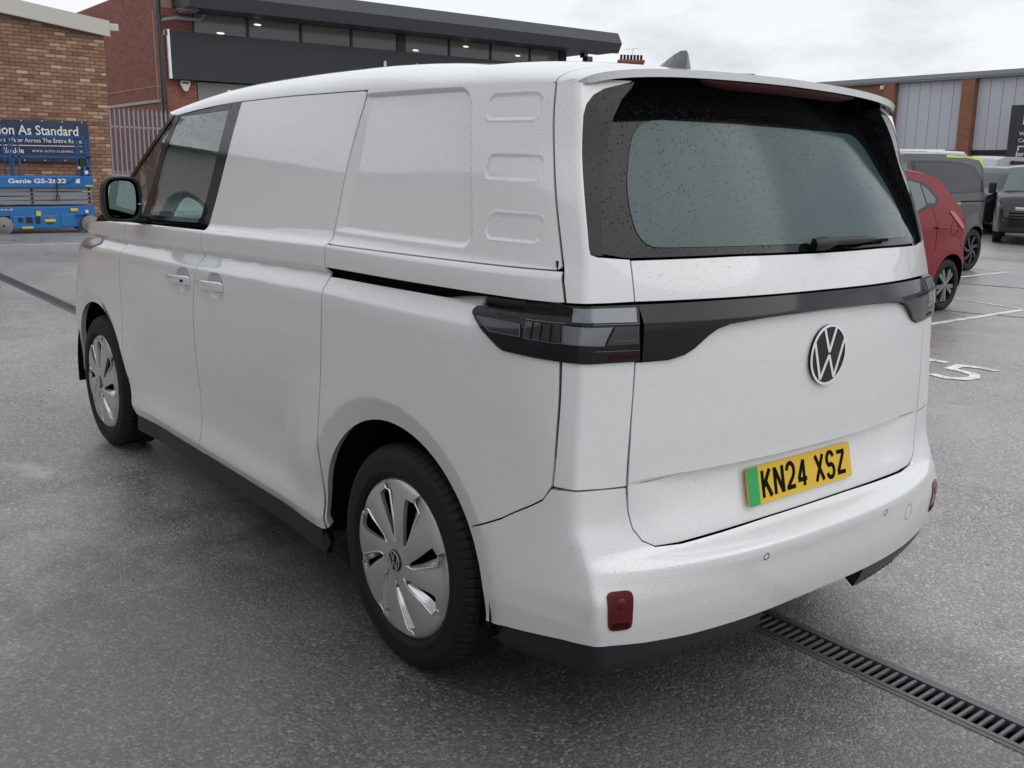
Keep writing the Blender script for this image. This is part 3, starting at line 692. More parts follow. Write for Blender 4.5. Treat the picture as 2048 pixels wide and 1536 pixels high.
# brick unit across the yard, seen only in the side windows and paint
ob = empty('opposite_building', (3, 11.5, 0), 0, 'brick unit across the yard mirrored in the van door glass', 'building')
q = MB(); q.box(-14, 34, 0, 14, 0, 6.8); q.build('wall', plain('dull_brick', (.46, .41, .375), .9, var=.2), ob)
q = MB(); q.add([(-14.3,-.4,6.8),(34.3,-.4,6.8),(34.3,7,7.8),(-14.3,7,7.8),(-14.3,14.4,6.8),(34.3,14.4,6.8)], [(0,1,2,3),(3,2,5,4),(0,3,4),(1,5,2)]); q.build('roof', 'gutter_grey', ob)
for k in range(6):
    q = MB(); q.box(-11 + k*7, -7.5 + k*7, -.06, -.003, .05, 3.6, bev=.02); q.build('roller_door', 'cladding', ob)
# ================================================================ the white van
van = empty('panel_van', (0, 0, 0), 0, 'large white electric panel van seen from its rear left corner, wet with rain', 'van')
WP = 'white_paint'
gA = line_at([(.26,2.50),(.40,2.498),(.60,2.505),(.87,2.492),(1.10,2.470),(1.26,2.455)])
gB = line_at([(.26,1.600),(.5,1.600),(.7,1.587),(.9,1.552),(1.08,1.518),(1.15,1.500),(1.21,1.492),(1.32,1.496)])
gU = line_at([(1.29,1.494),(1.50,1.460),(1.80,1.405)])
gC = line_at([(.26,.502),(.324,.494),(.514,.476),(.785,.450),(1.126,.424),(1.165,.430),(1.21,.440),(1.316,.451),(1.525,.460),(1.80,.436)])
gE = line_at([(.76,-.645),(.843,-.648),(.973,-.647),(1.094,-.641),(1.237,-.624),(1.295,-.607),(1.391,-.573),(1.488,-.537),(1.612,-.491),(1.712,-.463),(1.80,-.448)])
g = .0032
def col(fn, z0, z1, d, n=14): return [(float(fn(z)) + d, float(z)) for z in np.linspace(z0, z1, n)]
def rowz(fz, u0, u1, n=10): return [(float(u), float(fz(u))) for u in np.linspace(u0, u1, n)]
ZL = (1.148, 1.158, 1.203, 1.207, 1.23, 1.29, 1.301, 1.313)
def eb_for(u): return [z - float(zshift(u)) for z in ZL]
hz = lambda c, w=.06: list(np.arange(c - w, c + w + .0001, .006))
def belt(u): return 1.306 - float(zshift(u))
# front door (below the window line)
fd = both('front_door', col(gB, .296, belt(1.5), g) + rowz(belt, 1.51, 2.44, 12) + col(gA, belt(2.455), .296, -g, 16) + [(u, .296) for u in np.linspace(2.4, 1.7, 8)],
     F_side, WP, van, ea=hz(HANDLES[0][0] - .028, .09), eb=[.335, .352] + hz(HANDLES[0][1]) + list(np.arange(1.128, 1.245, .006)) + [1.25, 1.26, 1.27])
sdl = both('sliding_door', col(gC, .300, 1.790, g, 40) + rowz(lambda u: float(ZR(u)) - .004, .46, 1.40, 10) + col(gU, 1.785, 1.30, -g, 10) + col(gB, 1.29, .300, -g, 24) + [(u, .300) for u in np.linspace(1.5, .6, 9)],
     F_side, WP, van, ea=hz(HANDLES[1][0] - .028, .09), eb=[.335, .352] + hz(HANDLES[1][1]) + list(np.arange(1.142, 1.245, .006)) + list(np.arange(1.265, 1.32, .006)))
# rear quarter
TU, TL_ = 1.231, 1.203
qz = lambda u: 1.304 + .012 * min(1, max(0, (.42 - u) / 1.0))
both('rear_quarter_panel', [(float(gC(z)) - g, z) for z in np.linspace(1.308, 1.792, 12)] + rowz(lambda u: float(ZR(u)), .43, -.44, 16) + col(gE, 1.78, 1.326, g, 14) + [(u, qz(u) + .002) for u in np.linspace(-.585, .42, 10)],
     F_side, WP, van, ha=.0085, hb=.006, flange=.012, noflange=lambda c: c[1] > float(ZR(c[0])) - .002)
both('shoulder_strip', col(gC, TU, 1.303, -g, 5) + [(u, qz(u) - .002) for u in np.linspace(.42, -.60, 16)] + col(gE, 1.312, 1.2405, g, 4) + [(u, TU + .008 * min(1, (.44 - u)/.8)) for u in np.linspace(-.60, .42, 12)],
     F_side, WP, van, hb=.02, eb=[1.292, 1.298], flange=.03)
arc = lambda c, r, a0, a1, n=22: [(c + r*math.cos(math.radians(a)), .345 + r*math.sin(math.radians(a))) for a in np.linspace(a0, a1, n)]
qlow = [(.4235, .20)]
both('rear_quarter_lower', col(gC, .305, 1.197, -g, 20) + [(.42, 1.1985)] + [(u, 1.199 + .012*(.42-u)) for u in np.linspace(.38, -.352, 12)] +
     [(-.360, 1.190), (-.466, 1.117), (-.480, 1.110), (-.49, 1.107)] + [(-.49 - .15*k, 1.107 - .006*k) for k in np.linspace(.1, .98, 6)] + col(gE, 1.095, .772, g, 10) +
     [(-.621, .733), (-.587, .709), (-.54, .680), (-.496, .651), (-.44, .622), (-.3645, .5865)] + arc(.03, .452, 151, -4, 30)[0:],
     F_side, WP, van, ha=.0105, hb=.0105, eb=[1.148, 1.158], flange=.028)
# front wing, nose, bonnet, screen (mostly out of sight)
both('front_wing', col(gA, .30, 1.255, g, 16) + [(u, 1.256 - .06*(u-2.46)) for u in np.linspace(2.5, 3.0, 6)] + [(3.12, 1.20), (3.22, 1.14), (3.34, 1.05), (3.46, .9), (3.58, .7), (3.58, .45), (3.54, .335)] + arc(2.989, .452, -1.5, 185, 34),
     F_side, WP, van, ha=.012, hb=.012, flange=.028)
def F_nose(v, z):
    V = side_v(UF(z), z, False); t = np.clip(np.abs(v) / V, 0, .9999); return np.stack([UF(z) + (UN(z) - UF(z)) * (1 - t**2.8)**(1/3), v, z], -1)
both_nose = panel('front_bumper', [(-.86,.33)] + [(v, .30) for v in np.linspace(-.6, .6, 9)] + [(.86, .33), (.80, 1.14)] + [(v, 1.20) for v in np.linspace(.7, -.7, 9)] + [(-.80, 1.14)], F_nose, WP, van, ha=.05, hb=.05)
def F_bonnet(u, v):
    k = np.clip((u - 2.55) / .9, 0, 1); return np.stack([u, v, 1.275 - .09*k**1.6 - .02*np.abs(v)**3 + .02*(1-np.abs(v))], -1)
panel('bonnet', [(2.50,-.88),(3.0,-.86),(3.25,-.74),(3.42,-.4),(3.46,0),(3.42,.4),(3.25,.74),(3.0,.86),(2.5,.88)], F_bonnet, WP, van, ha=.08, hb=.08, flange=.05)
panel('windscreen', [(v, 1.262) for v in np.linspace(-.86, .86, 14)] + [(.765, 1.758), (.5, 1.79), (0, 1.80), (-.5, 1.79), (-.765, 1.758)], F_screen, 'cab_glass', van, ha=.06, hb=.06, flange=0)
# cab side glass and its black frame
win = rounded([(2.228,1.298),(1.596,1.318),(1.519,1.766),(2.052,1.750),(2.150,1.600)], [.02,.025,.03,.03,.08])
both('door_window', dense(win, .05), F_side, 'cab_glass', van, ha=.05, hb=.05, flange=.0, off=-.004)
dw = lambda z: 2.228 - (z-1.298)*.26 if z < 1.6 else 2.150 - (z-1.6)*.65
both('window_pillar', [(gU(z) + .004, z) for z in np.linspace(1.306, 1.788, 8)] + [(1.500, 1.788), (1.524, 1.76), (1.60, 1.315), (1.604, 1.300), (1.505, 1.302)], F_side, 'wet_black', van, off=-.003, flange=.015)
both('window_header', [(1.500,1.789),(1.519,1.762),(2.055,1.746),(2.10,1.70),(2.125,1.745),(2.02,1.753),(1.8,1.769)], F_side, 'dark_trim', van, off=-.002, flange=.015)
both('window_sill_trim', [(1.60,1.301),(1.60,1.319),(2.24,1.300),(2.36,1.296),(2.36,1.272),(2.2,1.278)], F_side, 'dark_trim', van, off=.004, flange=.02)
both('window_divider', [(2.232,1.297),(2.155,1.598),(2.057,1.745),(2.098,1.755),(2.215,1.600),(2.318,1.297)], F_side, 'gloss_black', van, off=-.003, flange=.015)
both('quarter_window', [(2.322,1.297),(2.220,1.598),(2.104,1.752),(2.135,1.735),(2.36,1.585),(2.56,1.455),(2.76,1.320),(2.80,1.285)], F_side, 'cab_glass', van, off=-.003, flange=0)
both('front_pillar', [(2.105,1.756),(2.155,1.752),(2.35,1.625),(2.60,1.462),(2.90,1.265),(2.80,1.283),(2.56,1.457),(2.36,1.588)], F_side, 'gloss_black', van, off=.001, flange=.02)
# roof and spoiler
ufr = lambda t: 2.12 + .38 * (1 - (1-t)**2.2)
ute = lambda t: -.503 - .108 * (1 - (1-t)**2)
def F_rooffull(u, w):      # w: -1..1 across
    w = np.asarray(w, float); P = F_roof(u, 1 - np.abs(w)); P[..., 1] *= np.where(w >= 0, 1, -1); return P
panel('roof', [(ufr(1-abs(w)), w) for w in np.linspace(-1, 1, 33)] + [(u, 1) for u in np.linspace(2.0, -.40, 24)] + [(-.4455 - .03*(1-abs(w)), w) for w in np.linspace(1, -1, 25)] + [(u, -1) for u in np.linspace(-.40, 2.0, 24)],
      F_rooffull, WP, van, ha=.08, hb=.05, flange=.03, noflange=lambda c: abs(c[1]) > .995)
panel('roof_spoiler', [(-.4505 - .03*(1-abs(w)), w) for w in np.linspace(-1, 1, 25)] + [(ute(1-abs(w)), w) for w in np.linspace(1, -1, 41)], F_rooffull, WP, van, ha=.03, hb=.05, flange=.020, noflange=lambda c: abs(c[1]) > .995)
mb = MB(); rows = []
for w in np.linspace(-1, 1, 41):
    t = 1 - abs(w); p = F_rooffull(np.array(ute(t)), np.array(w)); e = p - [-.006, 0, .019]
    rows.append([e, e + [.05, 0, -.004], np.array([-.36, p[1]*.93, min(1.80, p[2]-.03)])])
mb.add([q for r in rows for q in r], [(3*i+k, 3*i+k+1, 3*i+k+4, 3*i+k+3) for i in range(40) for k in (0, 1)], 0, True)
mb.build('spoiler_underside', 'gloss_black', van)
mb = MB(); pts = []
for v in np.linspace(-.24, .24, 17):
    w = v/.745; p = F_rooffull(np.array(ute(1-abs(w))), np.array(float(w))); h = .022*(1 - (abs(v)/.25)**6); pts += [p - [-.008, 0, .022], p - [-.006, 0, .024 + h*.5], p - [-.022, 0, .024 + h]]
mb.add(pts, [(3*i+k, 3*i+k+1, 3*i+k+4, 3*i+k+3) for i in range(16) for k in (0, 1)], 0, True); mb.build('brake_light', 'red_lens_dark', van)
# rear corner pillars beside the window
seg = [(float(UC(z) - gE(z)) + g, float(z)) for z in np.linspace(1.240, 1.783, 16)]
both('rear_pillar', seg + [(float(UC(z))*0 + s, z) for s, z in ((-.02, 1.789), (0.0, 1.7905), (.06, 1.7915), (.13, 1.793), (.15, 1.793), (.145, 1.789), (.11, 1.780), (.07, 1.769), (.04, 1.752), (.020, 1.728), (.011, 1.70), (.009, 1.66), (.008, 1.60), (.008, 1.45), (.008, 1.375), (.012, 1.358), (.03, 1.352))] +
     [(float(VC(1.348)) - .697 - g, 1.3455), (float(VC(1.30)) - .699 - g, 1.30), (float(VC(1.243)) - .701 - g, 1.243), (.06, 1.241)],
     F_corner, WP, van, ha=.012, hb=.03, flange=.008, noflange=lambda c: c[1] > 1.7885)
both('rear_corner_panel', [(float(UC(z) - gE(z)) + g, float(z)) for z in np.linspace(.773, 1.100, 8)] + [(s, 1.100) for s in (-.02, 0, .02, .08)] + [(float(VC(z)) - x - g, z) for z, x in ((1.100,.711),(.928,.720),(.766,.7255))] + [(.08, .767), (.02, .770), (0, .771), (-.02, .7715)],
     F_corner, WP, van, ha=.01, hb=.04, flange=.008)
# side window blades next to the rear screen
both('spoiler_blade', [(.009, 1.356), (.009, 1.45), (.009, 1.60), (.010, 1.70), (.020, 1.73), (.04, 1.755), (.07, 1.772), (.11, 1.783), (.16, 1.792), (.150, 1.777), (.118, 1.745), (.092, 1.70), (.066, 1.60), (.050, 1.48), (.046, 1.40), (.044, 1.356)], lambda s, z: F_corner(s, z, w=.002), 'wet_black', van, ha=.012, hb=.03, flange=.11, off=-.002, noflange=lambda c: c[0] < .021 or (c[1] > 1.728 and c[0] < .115 - (1.783 - c[1])) or c[1] < 1.38)
# rear screen: black border and misted pane
def sym(h): return h + [(-a, b) for a, b in h[::-1]]
panel('rear_screen', dense(sym([(.01,1.352),(.35,1.353),(.70,1.349),(.765,1.36),(.735,1.50),(.715,1.70),(.70,1.80),(.4,1.815),(.01,1.82)]), .06), F_glass, 'wet_black', van, ha=.05, hb=.05, flange=.01)
pane = rounded(sym([(.655,1.373),(.648,1.50),(.540,1.702)])[0:], [.10, .15, .09, .09, .15, .10])
panel('misted_pane', dense(pane, .05), F_glass, 'misted', van, ha=.05, hb=.05, flange=.0, off=.002)
# tailgate
low_top = [(.02,1.1905),(.136,1.189),(.30,1.184),(.43,1.1755),(.475,1.164),(.505,1.147),(.545,1.116),(.575,1.1),(.615,1.091),(.712,1.089)]
tg_edge = [(.713,1.086),(.7205,.928),(.7245,.762),(.7215,.70),(.709,.648),(.684,.613),(.645,.592),(.56,.586),(.40,.588),(.20,.591),(.0,.592)]
half = low_top + [(a - g*.7, b + .0005) for a, b in tg_edge[:-1]]
panel('tailgate', dense(half + [(-a, b) for a, b in half[::-1]], .05), F_rear, WP, van, ha=.03, hb=.03, eb=[.764, .7661], flange=.008)
panel('tailgate_upper', dense(sym([(.02,1.3465),(.35,1.348),(.6965,1.343),(.6985,1.30),(.7005,1.243),(.35,1.2445),(.02,1.2455)]), .05), F_rear, WP, van, ha=.04, hb=.02, flange=.008)
bh = [(.02,1.2405),(.35,1.2395),(.700,1.236),(.700,1.200),(.700,1.094)] + [(a, b + .003) for a, b in low_top[::-1][1:]]
panel('tailgate_trim', dense(bh + [(-a, b) for a, b in bh[::-1]], .04), F_band, 'gloss_black', van, ha=.03, hb=.03, eb=[1.19], flange=.02)
# lamps
lamp_poly = [(-.326,1.192),(-.319,1.204),(-.144,1.214),(-.134,1.233),(-.049,1.239),(-.038,1.234),(-.007,1.2345),(.135,1.236),(.1315,1.19),(.1485,1.094),(.014,1.093),(-.042,1.0955),(-.198,1.104),(-.215,1.111),(-.322,1.184)]
lamps = both('tail_lamp', dense(lamp_poly, .03), F_lamp, 'wet_black', van, ha=.02, hb=.02, eb=[1.19], flange=.03)
for m, lp in zip((False, True), lamps):
    kw = dict(F=F_lamp, parent=lp, ha=.02, hb=.02, eb=[1.19], flange=.002, off=.0025, mirror=m)
    panel('reflector', [(-.296,1.180),(-.146,1.177),(-.139,1.148),(-.238,1.150)], mat='lamp_dark', **kw)
    for a0, a1 in ((-.128,-.112),(-.106,-.088),(-.082,-.064),(-.058,-.040)):
        panel('light_element', [(a0,1.187),(a1,1.186),(a1,1.144),(a0,1.146)], mat='lamp_dark', **kw)
    panel('lens', [(-.034,1.186),(.010,1.184),(.060,1.184),(.050,1.160),(.044,1.139),(.010,1.139),(-.034,1.143)], mat='lamp_grey', **kw)
    panel('lens_strip', [(-.02,1.228),(.125,1.229),(.1235,1.194),(-.02,1.195)], mat='lamp_grey', **kw)
    panel('indicator', [(.066,1.184),(.1285,1.184),(.137,1.140),(.050,1.139)], mat='lamp_dark', **kw)
    panel('fog_strip', [(.06,1.113),(.142,1.112),(.1435,1.104),(.06,1.104)], mat='red_lens_dark', **kw)
for m, lp in zip((1, -1), lamps):
    lf_ = lambda a, b, h: tuple((F_lamp(np.array(a), np.array(b)) + np.array([0, .004 + h, 0]) * (a < 0) + np.array([-.004 - h, 0, 0]) * (a >= 0)) * [1, m, 1])
    for ln in ([(-.296,1.180),(-.146,1.177),(-.139,1.148),(-.238,1.150),(-.296,1.180)], [(-.128,1.187),(-.128,1.146),(-.036,1.142)], [(-.034,1.187),(-.034,1.142),(.044,1.138)], [(-.13,1.192),(-.03,1.1915)], [(.012,1.1915),(.128,1.1915)], [(.02,1.125),(.139,1.124)], [(.064,1.150),(.125,1.150),(.1245,1.178)]):
        q = MB(); q.ribbon(dense(ln, .02, False), .0016, lf_, 0, .0008); q.build('lamp_edge_line', 'lamp_line', lp)
both('track_cover', [(-.268,1.232),(-.140,1.2345),(-.148,1.217),(-.30,1.208)], F_corner, 'black_plastic', van, ha=.03, hb=.03, off=.004, flange=.02)
# rear bumper
def wS(u, z): return float(VC(z) - UC(z) + u)
ledge = [(-.3645,.5815),(-.44,.6165),(-.496,.6455),(-.54,.675),(-.587,.7035),(-.621,.7275),(-.642,.762)]
archp = [(.03 + .452*math.cos(math.radians(a)), .345 + .452*math.sin(math.radians(a))) for a in np.linspace(183.5, 150.5, 8)]
bl = [(wS(u, z), z) for u, z in archp] + [(wS(u, z), z) for u, z in ledge] + [(float(VC(.766)) + .02, .766), (float(VC(.766)) - .02, .765)] + [(.7295, .7605)] + [(a + g*.7, b - .0006) for a, b in tg_edge[3:-1]]
bb = [(0.0,.338),(.15,.336),(.35,.334),(.55,.336),(.70,.345),(.80,.356),(.86,.361),(.93,.360),(1.0,.354),(1.1,.342)]
bfull = bl + [(-a, b) for a, b in bl[::-1]] + [(-a, b) for a, b in bb[::-1]] + bb[1:]
bump = panel('rear_bumper', dense(bfull, .04), F_full, WP, van, ha=.025, hb=.012, eb=[.540, .546, .552, .558, .562], flange=.03)
rp = [(.049,.515),(.108,.513),(.108,.505),(.100,.402),(.085,.394),(.033,.405),(.026,.424),(.031,.491)]
for m in (False, True):
    r_ = panel('reflector', dense(rounded([(.034,.513),(.106,.511),(.098,.400),(.031,.404)], .02), .02), F_bump, 'red_lens', bump, ha=.02, hb=.03, flange=.004, off=.003, mirror=m)
    P0 = F_bump(np.array(.070), np.array(.478)); s_ = -1 if m else 1
    d_ = MB(); n_ = fnormals(F_bump, np.array([.070]), np.array([.478]))[0]; n_ = n_ if n_[0] < 0 else -n_
    rot = Vector((0, 0, 1)).rotation_difference(Vector(n_))
    for rr, hh in ((.015, .002),):
        d_.lathe([(.0005, hh+.002), (rr*.8, hh+.002), (rr, hh), (rr, 0)], 20, 'z')
    d_.v = [tuple((rot @ Vector(v) + Vector(P0)) * 1) for v in d_.v]; d_.v = [(x, y*s_, z) for x, y, z in d_.v]; d_.build('fog_bulb', 'red_lens', r_)
    panel('dark_insert', [(.043,.425),(.090,.421),(.088,.408),(.043,.411)], F_bump, 'red_lens_dark', r_, ha=.02, hb=.02, flange=.001, off=.005, mirror=m)
def ring_on(F, a0, b0, r, w, name, mat, parent, off=.001, mirror=False):
    mb = MB(); n = 24; vs = []
    for k in range(n):
        t = 2*math.pi*k/n
        for q in (r - w/2, r + w/2):
            p = F(np.array(a0 + q*math.cos(t)), np.array(b0 + q*math.sin(t))); vs.append(p - np.array([off, 0, 0]))
    mb.add(vs, [(2*k, 2*k+1, (2*k+3) % (2*n), (2*k+2) % (2*n)) for k in range(n)]); return mb.build(name, mat, parent)
for a in (.31, -.31): ring_on(F_full, a, .522, .010, .0022, 'parking_sensor', 'dark_trim', bump)
ring_on(F_full, -.50, .478, .027, .0016, 'towing_cover', 'dark_trim', bump)
# black lower valance
def F_val(w, z):
    P = F_full(w, np.maximum(z, .34) + 0*w); k = np.clip((.345 - z) / .11, 0, 1)
    P[..., 0] += .006 + .05*k**2; P[..., 1] *= (1 - .018 - .045*k**2); P[..., 2] = z; return P
for sg in (1, -1):
    vp = [(.27,.330),(.27,.272),(.285,.254),(.33,.246),(.60,.245),(.80,.246),(.95,.244),(1.1,.240),(wS(-.40,.25),.238),(wS(-.40,.34),.352),(1.0,.352),(.6,.345)]
    panel('rear_valance', dense([(sg*a, b) for a, b in vp], .04), F_val, 'step_plastic', van, ha=.03, hb=.02, flange=.10)
    for k in range(7):
        w = .34 + k*.035; q = MB(); p = F_val(np.array(sg*w), np.array(.268)); p2 = F_val(np.array(sg*(w+.014)), np.array(.268))
        q.box(p[0]-.004, p[0]+.004, min(p[1], p2[1]), max(p[1], p2[1]), .268, .30, bev=.002); q.build('tread_rib', 'black_plastic', van)
panel('rear_valance', dense([(-.285,.34),(.285,.34),(.285,.30),(-.285,.30)], .05), F_val, 'void', van, flange=.03, off=-.06)
# sills
both('sill', dense([(.505,.293),(2.515,.293),(2.53,.25),(2.50,.205),(.50,.205),(.485,.25)], .06), F_side, 'black_plastic', van, flange=.03, off=-.008)
# dark body shell seen only through the gaps, wheel wells, floor
def shell():
    mb = MB(); us = np.linspace(-.62, 3.35, 110); zs = np.linspace(.24, 1.775, 52); U, Z = np.meshgrid(us, zs, indexing='ij'); Vv = side_v(U, Z, False) - .034
    idx = lambda i, j: i*len(zs)+j
    fs = []
    for i in range(len(us)-1):
        for j in range(len(zs)-1):
            u, z = (us[i]+us[i+1])/2, (zs[j]+zs[j+1])/2
            if any(math.hypot(u-c, z-.345) < .475 for c, r in ARCHES): continue
            if u > 1.46 and z > 1.26: continue
            if u < float(UC(z)) + .07 or (u < .5 and z < .40): continue
            fs.append((idx(i, j), idx(i+1, j), idx(i+1, j+1), idx(i, j+1)))
    pts = np.stack([U, Vv, Z], -1).reshape(-1, 3)
    mb.add(pts, fs, 0, True); mb.add(pts*[1, -1, 1], [f[::-1] for f in fs], 0, True)
    vs_ = np.linspace(-.86, .86, 40); zs2 = np.concatenate([np.linspace(.36, 1.34, 30)]); A, B = np.meshgrid(vs_, zs2, indexing='ij'); P = F_rear(A, B); P[..., 0] += .05
    k = len(zs2); mb.add(P.reshape(-1, 3), [(i*k+j, (i+1)*k+j, (i+1)*k+j+1, i*k+j+1) for i in range(len(vs_)-1) for j in range(k-1)])
    mb.box(-.55, 3.4, -.62, .62, .20, .30)
    return mb.build('inner_shell', 'void', van)
shell()
for c, r in ARCHES:
    for sg in (1, -1):
        mb = MB(); n = 30; vs = []
        for k in range(n+1):
            a = math.radians(-8 + 196*k/n); rr = r + .03
            vs += [(c + rr*math.cos(a), sg*.945, .345 + rr*math.sin(a)), (c + rr*math.cos(a), sg*.62, .345 + rr*math.sin(a))]
        mb.add(vs, [(2*k, 2*k+1, 2*k+3, 2*k+2) for k in range(n)], 0, True)
        mb.add([(c + (r+.03)*math.cos(math.radians(a)), sg*.62, .345 + (r+.03)*math.sin(math.radians(a))) for a in np.linspace(-8, 188, 24)], [list(range(24))])
        mb.build('wheel_arch_liner', 'void', van)
# ---- wheels
def tyre_mesh():
    prof = [(.250,-.020),(.257,-.006),(.264,.002),(.274,.0045),(.279,.0075),(.284,.0045),(.305,.007),(.330,.003),(.346,-.008),(.356,-.022),(.362,-.040),(.364,-.075),(.3645,-.0755),(.3645,-.083),(.364,-.0835),(.365,-.118),(.365,-.122),(.364,-.158),(.364,-.16),(.362,-.195),(.352,-.215),(.33,-.232),(.28,-.238),(.22,-.225)]
    n = 384; vs = []; fs = []
    for r, h in prof:
        for k in range(n):
            a = 2*math.pi*k/n; rr = r
            if r >= .346: rr = r - (.0045 if (k + (2 if h < -.12 else 0)) % 5 == 0 else 0) * (1 if h > -.20 else .4)
            if r > .36 and (abs(h + .079) < .005 or abs(h + .159) < .002 or abs(h+.12) < .003): rr = r - .009
            vs.append((rr*math.cos(a), h, rr*math.sin(a)))
    for i in range(len(prof)-1):
        for k in range(n): fs.append((i*n+k, i*n+(k+1) % n, (i+1)*n+(k+1) % n, (i+1)*n+k))
    mb = MB(); mb.add(vs, fs, 0, True); mb.smooth = [prof[k//n][0] < .346 for k in range(len(fs))]; return mb.mesh('tyre')
NS = 8
def slot_c(r, i): return 2*math.pi*i/NS - .20*(r - .12)/.12 - .13*math.sin((r - .06)/.18*math.pi) * (1.0 if i % 2 else .55)
def slot_h(r, i): return float(np.interp(r, [.070, .078, .11, .15, .190, .203, .207], [.0, .0075, .0130, .0185, .0255, .0240, 0.0])) * (1.2 if i % 2 else .9)
def F_cov(r, t):
    h = .003 + .018*(1 - (r/.238)**2) - .016*np.clip((r - .228)/.0095, 0, 1)**2; return np.stack([r*np.cos(t), h, r*np.sin(t)], -1)
def blade_mesh(i):
    rs = [.030, .05] + list(np.linspace(.070, .207, 22)) + [.215, .2375]
    a = [(r, slot_c(r, i) + slot_h(r, i)/r) for r in rs]; b = [(r, slot_c(r, i+1) + (2*math.pi if i+1 == NS and 0 else 0) - slot_h(r, i+1)/r) for r in rs]
    t0, t1 = a[-1][1], b[-1][1]; arc_ = [(.2375, t0 + (t1-t0)*k/10) for k in range(1, 10)]; t0, t1 = b[0][1], a[0][1]; arc2 = [(.030, t0 + (t1-t0)*k/6) for k in range(1, 6)]
    def F_b(r, t):
        P = F_cov(r, t); ph = (t - slot_c(float(np.mean(r)), i)) / (2*math.pi/NS); P[..., 1] += (.008 * (ph - .5) + .009 * (1 - (2*ph - 1)**2) - .004) * np.clip((r - .05)/.08, 0, 1) * np.clip((.232 - r)/.02, 0, 1); return P
    o = panel('blade', a + arc_ + b[::-1] + arc2, F_b, 'silver', None, ha=.02, hb=.1, flange=.016, ref=(0, -1, 0)); me = o.data; bpy.data.objects.remove(o)
    q = MB(); q.ribbon([(r, slot_c(r, i) + (slot_h(r, i) + .0045)/r) for r in np.linspace(.062, .216, 20)], .0032, lambda r, t, h: tuple(F_cov(np.array(r), np.array(t)) + [0, h, 0]), 0, .0025)
    # ribbon works in (r, angle): rebuild its width in metres
    q = MB(); vs = []; RR = np.linspace(.060, .218, 22)
    for r in RR:
        for dd, hh in ((.0022, -.001), (.0034, .0028), (.0056, .0028), (.0072, -.001)):
            p = F_cov(np.array(r), np.array(slot_c(r, i) + (slot_h(r, i) + dd)/r)); vs.append(p + [0, hh, 0])
    q.add(vs, [(4*k+j, 4*k+j+1, 4*k+j+5, 4*k+j+4) for k in range(21) for j in range(3)], 0, True)
    # sloping inner wall of the slot, catches the light
    vs = []
    for r in np.linspace(.082, .203, 14):
        c0 = slot_c(r, i); hh = slot_h(r, i); p0 = F_cov(np.array(r), np.array(c0 + hh/r)); p1 = F_cov(np.array(r), np.array(c0 + (hh*.25)/r)); vs += [p0 - [0, .001, 0], p1 - [0, .017, 0]]
    q.add(vs, [(2*k, 2*k+1, 2*k+3, 2*k+2) for k in range(13)], 0, True)
    return me, q.mesh('ridge')
blades = [blade_mesh(i) for i in range(NS)]
def emblem(fn, r, h, mi=0):
    """ring with a V over a W, mapped by fn(x, y, height)"""
    mb = MB(); n = 48; w = r*.075
    vs = []
    for k in range(n):
        t = 2*math.pi*k/n; c, s = math.cos(t), math.sin(t)
        vs += [fn(c*r, s*r, 0), fn(c*r, s*r, h), fn(c*(r-w), s*(r-w), h), fn(c*(r-w), s*(r-w), 0)]
    mb.add(vs, [(4*k+j, 4*k+j+1, (4*k+j+5) % (4*n), (4*k+j+4) % (4*n)) for k in range(n) for j in range(3)], 0)
    R_ = r*.93; sw = r*.102
    V = [(-.36, .93), (0, .12), (.36, .93)]; W = [(-.80, .55), (-.375, -.78), (0, .05), (.375, -.78), (.80, .55)]
    # the strokes are clipped to the ring by their own lengths
    V = [(-.335*1.0, .90), (-.02, .135), (.02, .135), (.335, .90)]
    W = [(-.83, .46), (-.40, -.74), (-.36, -.74), (-.02, -.045), (.02, -.045), (.36, -.74), (.40, -.74), (.83, .46)]
    for ln in (V, W): mb.ribbon([(x*r, y*r) for x, y in ln], sw, fn, 0, h)
    return mb
ty = tyre_mesh()
mbc = MB(); mbc.lathe([(.0005,.027),(.031,.027),(.0345,.0255),(.036,.018)], 32, 'y'); capm = mbc.mesh('cap')
eme = emblem(lambda a, b, h: (a, .0268 + h, b), .0325, .0014).mesh('emblem')
for c in WHEELS:
    for sg, ang in ((1, .2), (-1, .9)):
        w = link('wheel', ty, 'rubber', van); w.location = (c, sg*.946, .3615); w.rotation_euler = (0, ang if c == 0 else ang + .35, 0 if sg > 0 else math.pi)
        for bme, rme in blades:
            for o_ in (link('cover_blade', bme, None, w), link('blade_ridge', rme, 'silver_edge', w)): o_.scale = (1.085, 1, 1.085)
        link('centre_cap', capm, 'gloss_black', w); link('centre_emblem', eme, 'chrome', w)
        mb = MB(); mb.lathe([(.02,-.03),(.22,-.032),(.254,-.016),(.254,-.2)], 40, 'y'); link('steel_rim', mb.mesh('rim'), 'void', w)
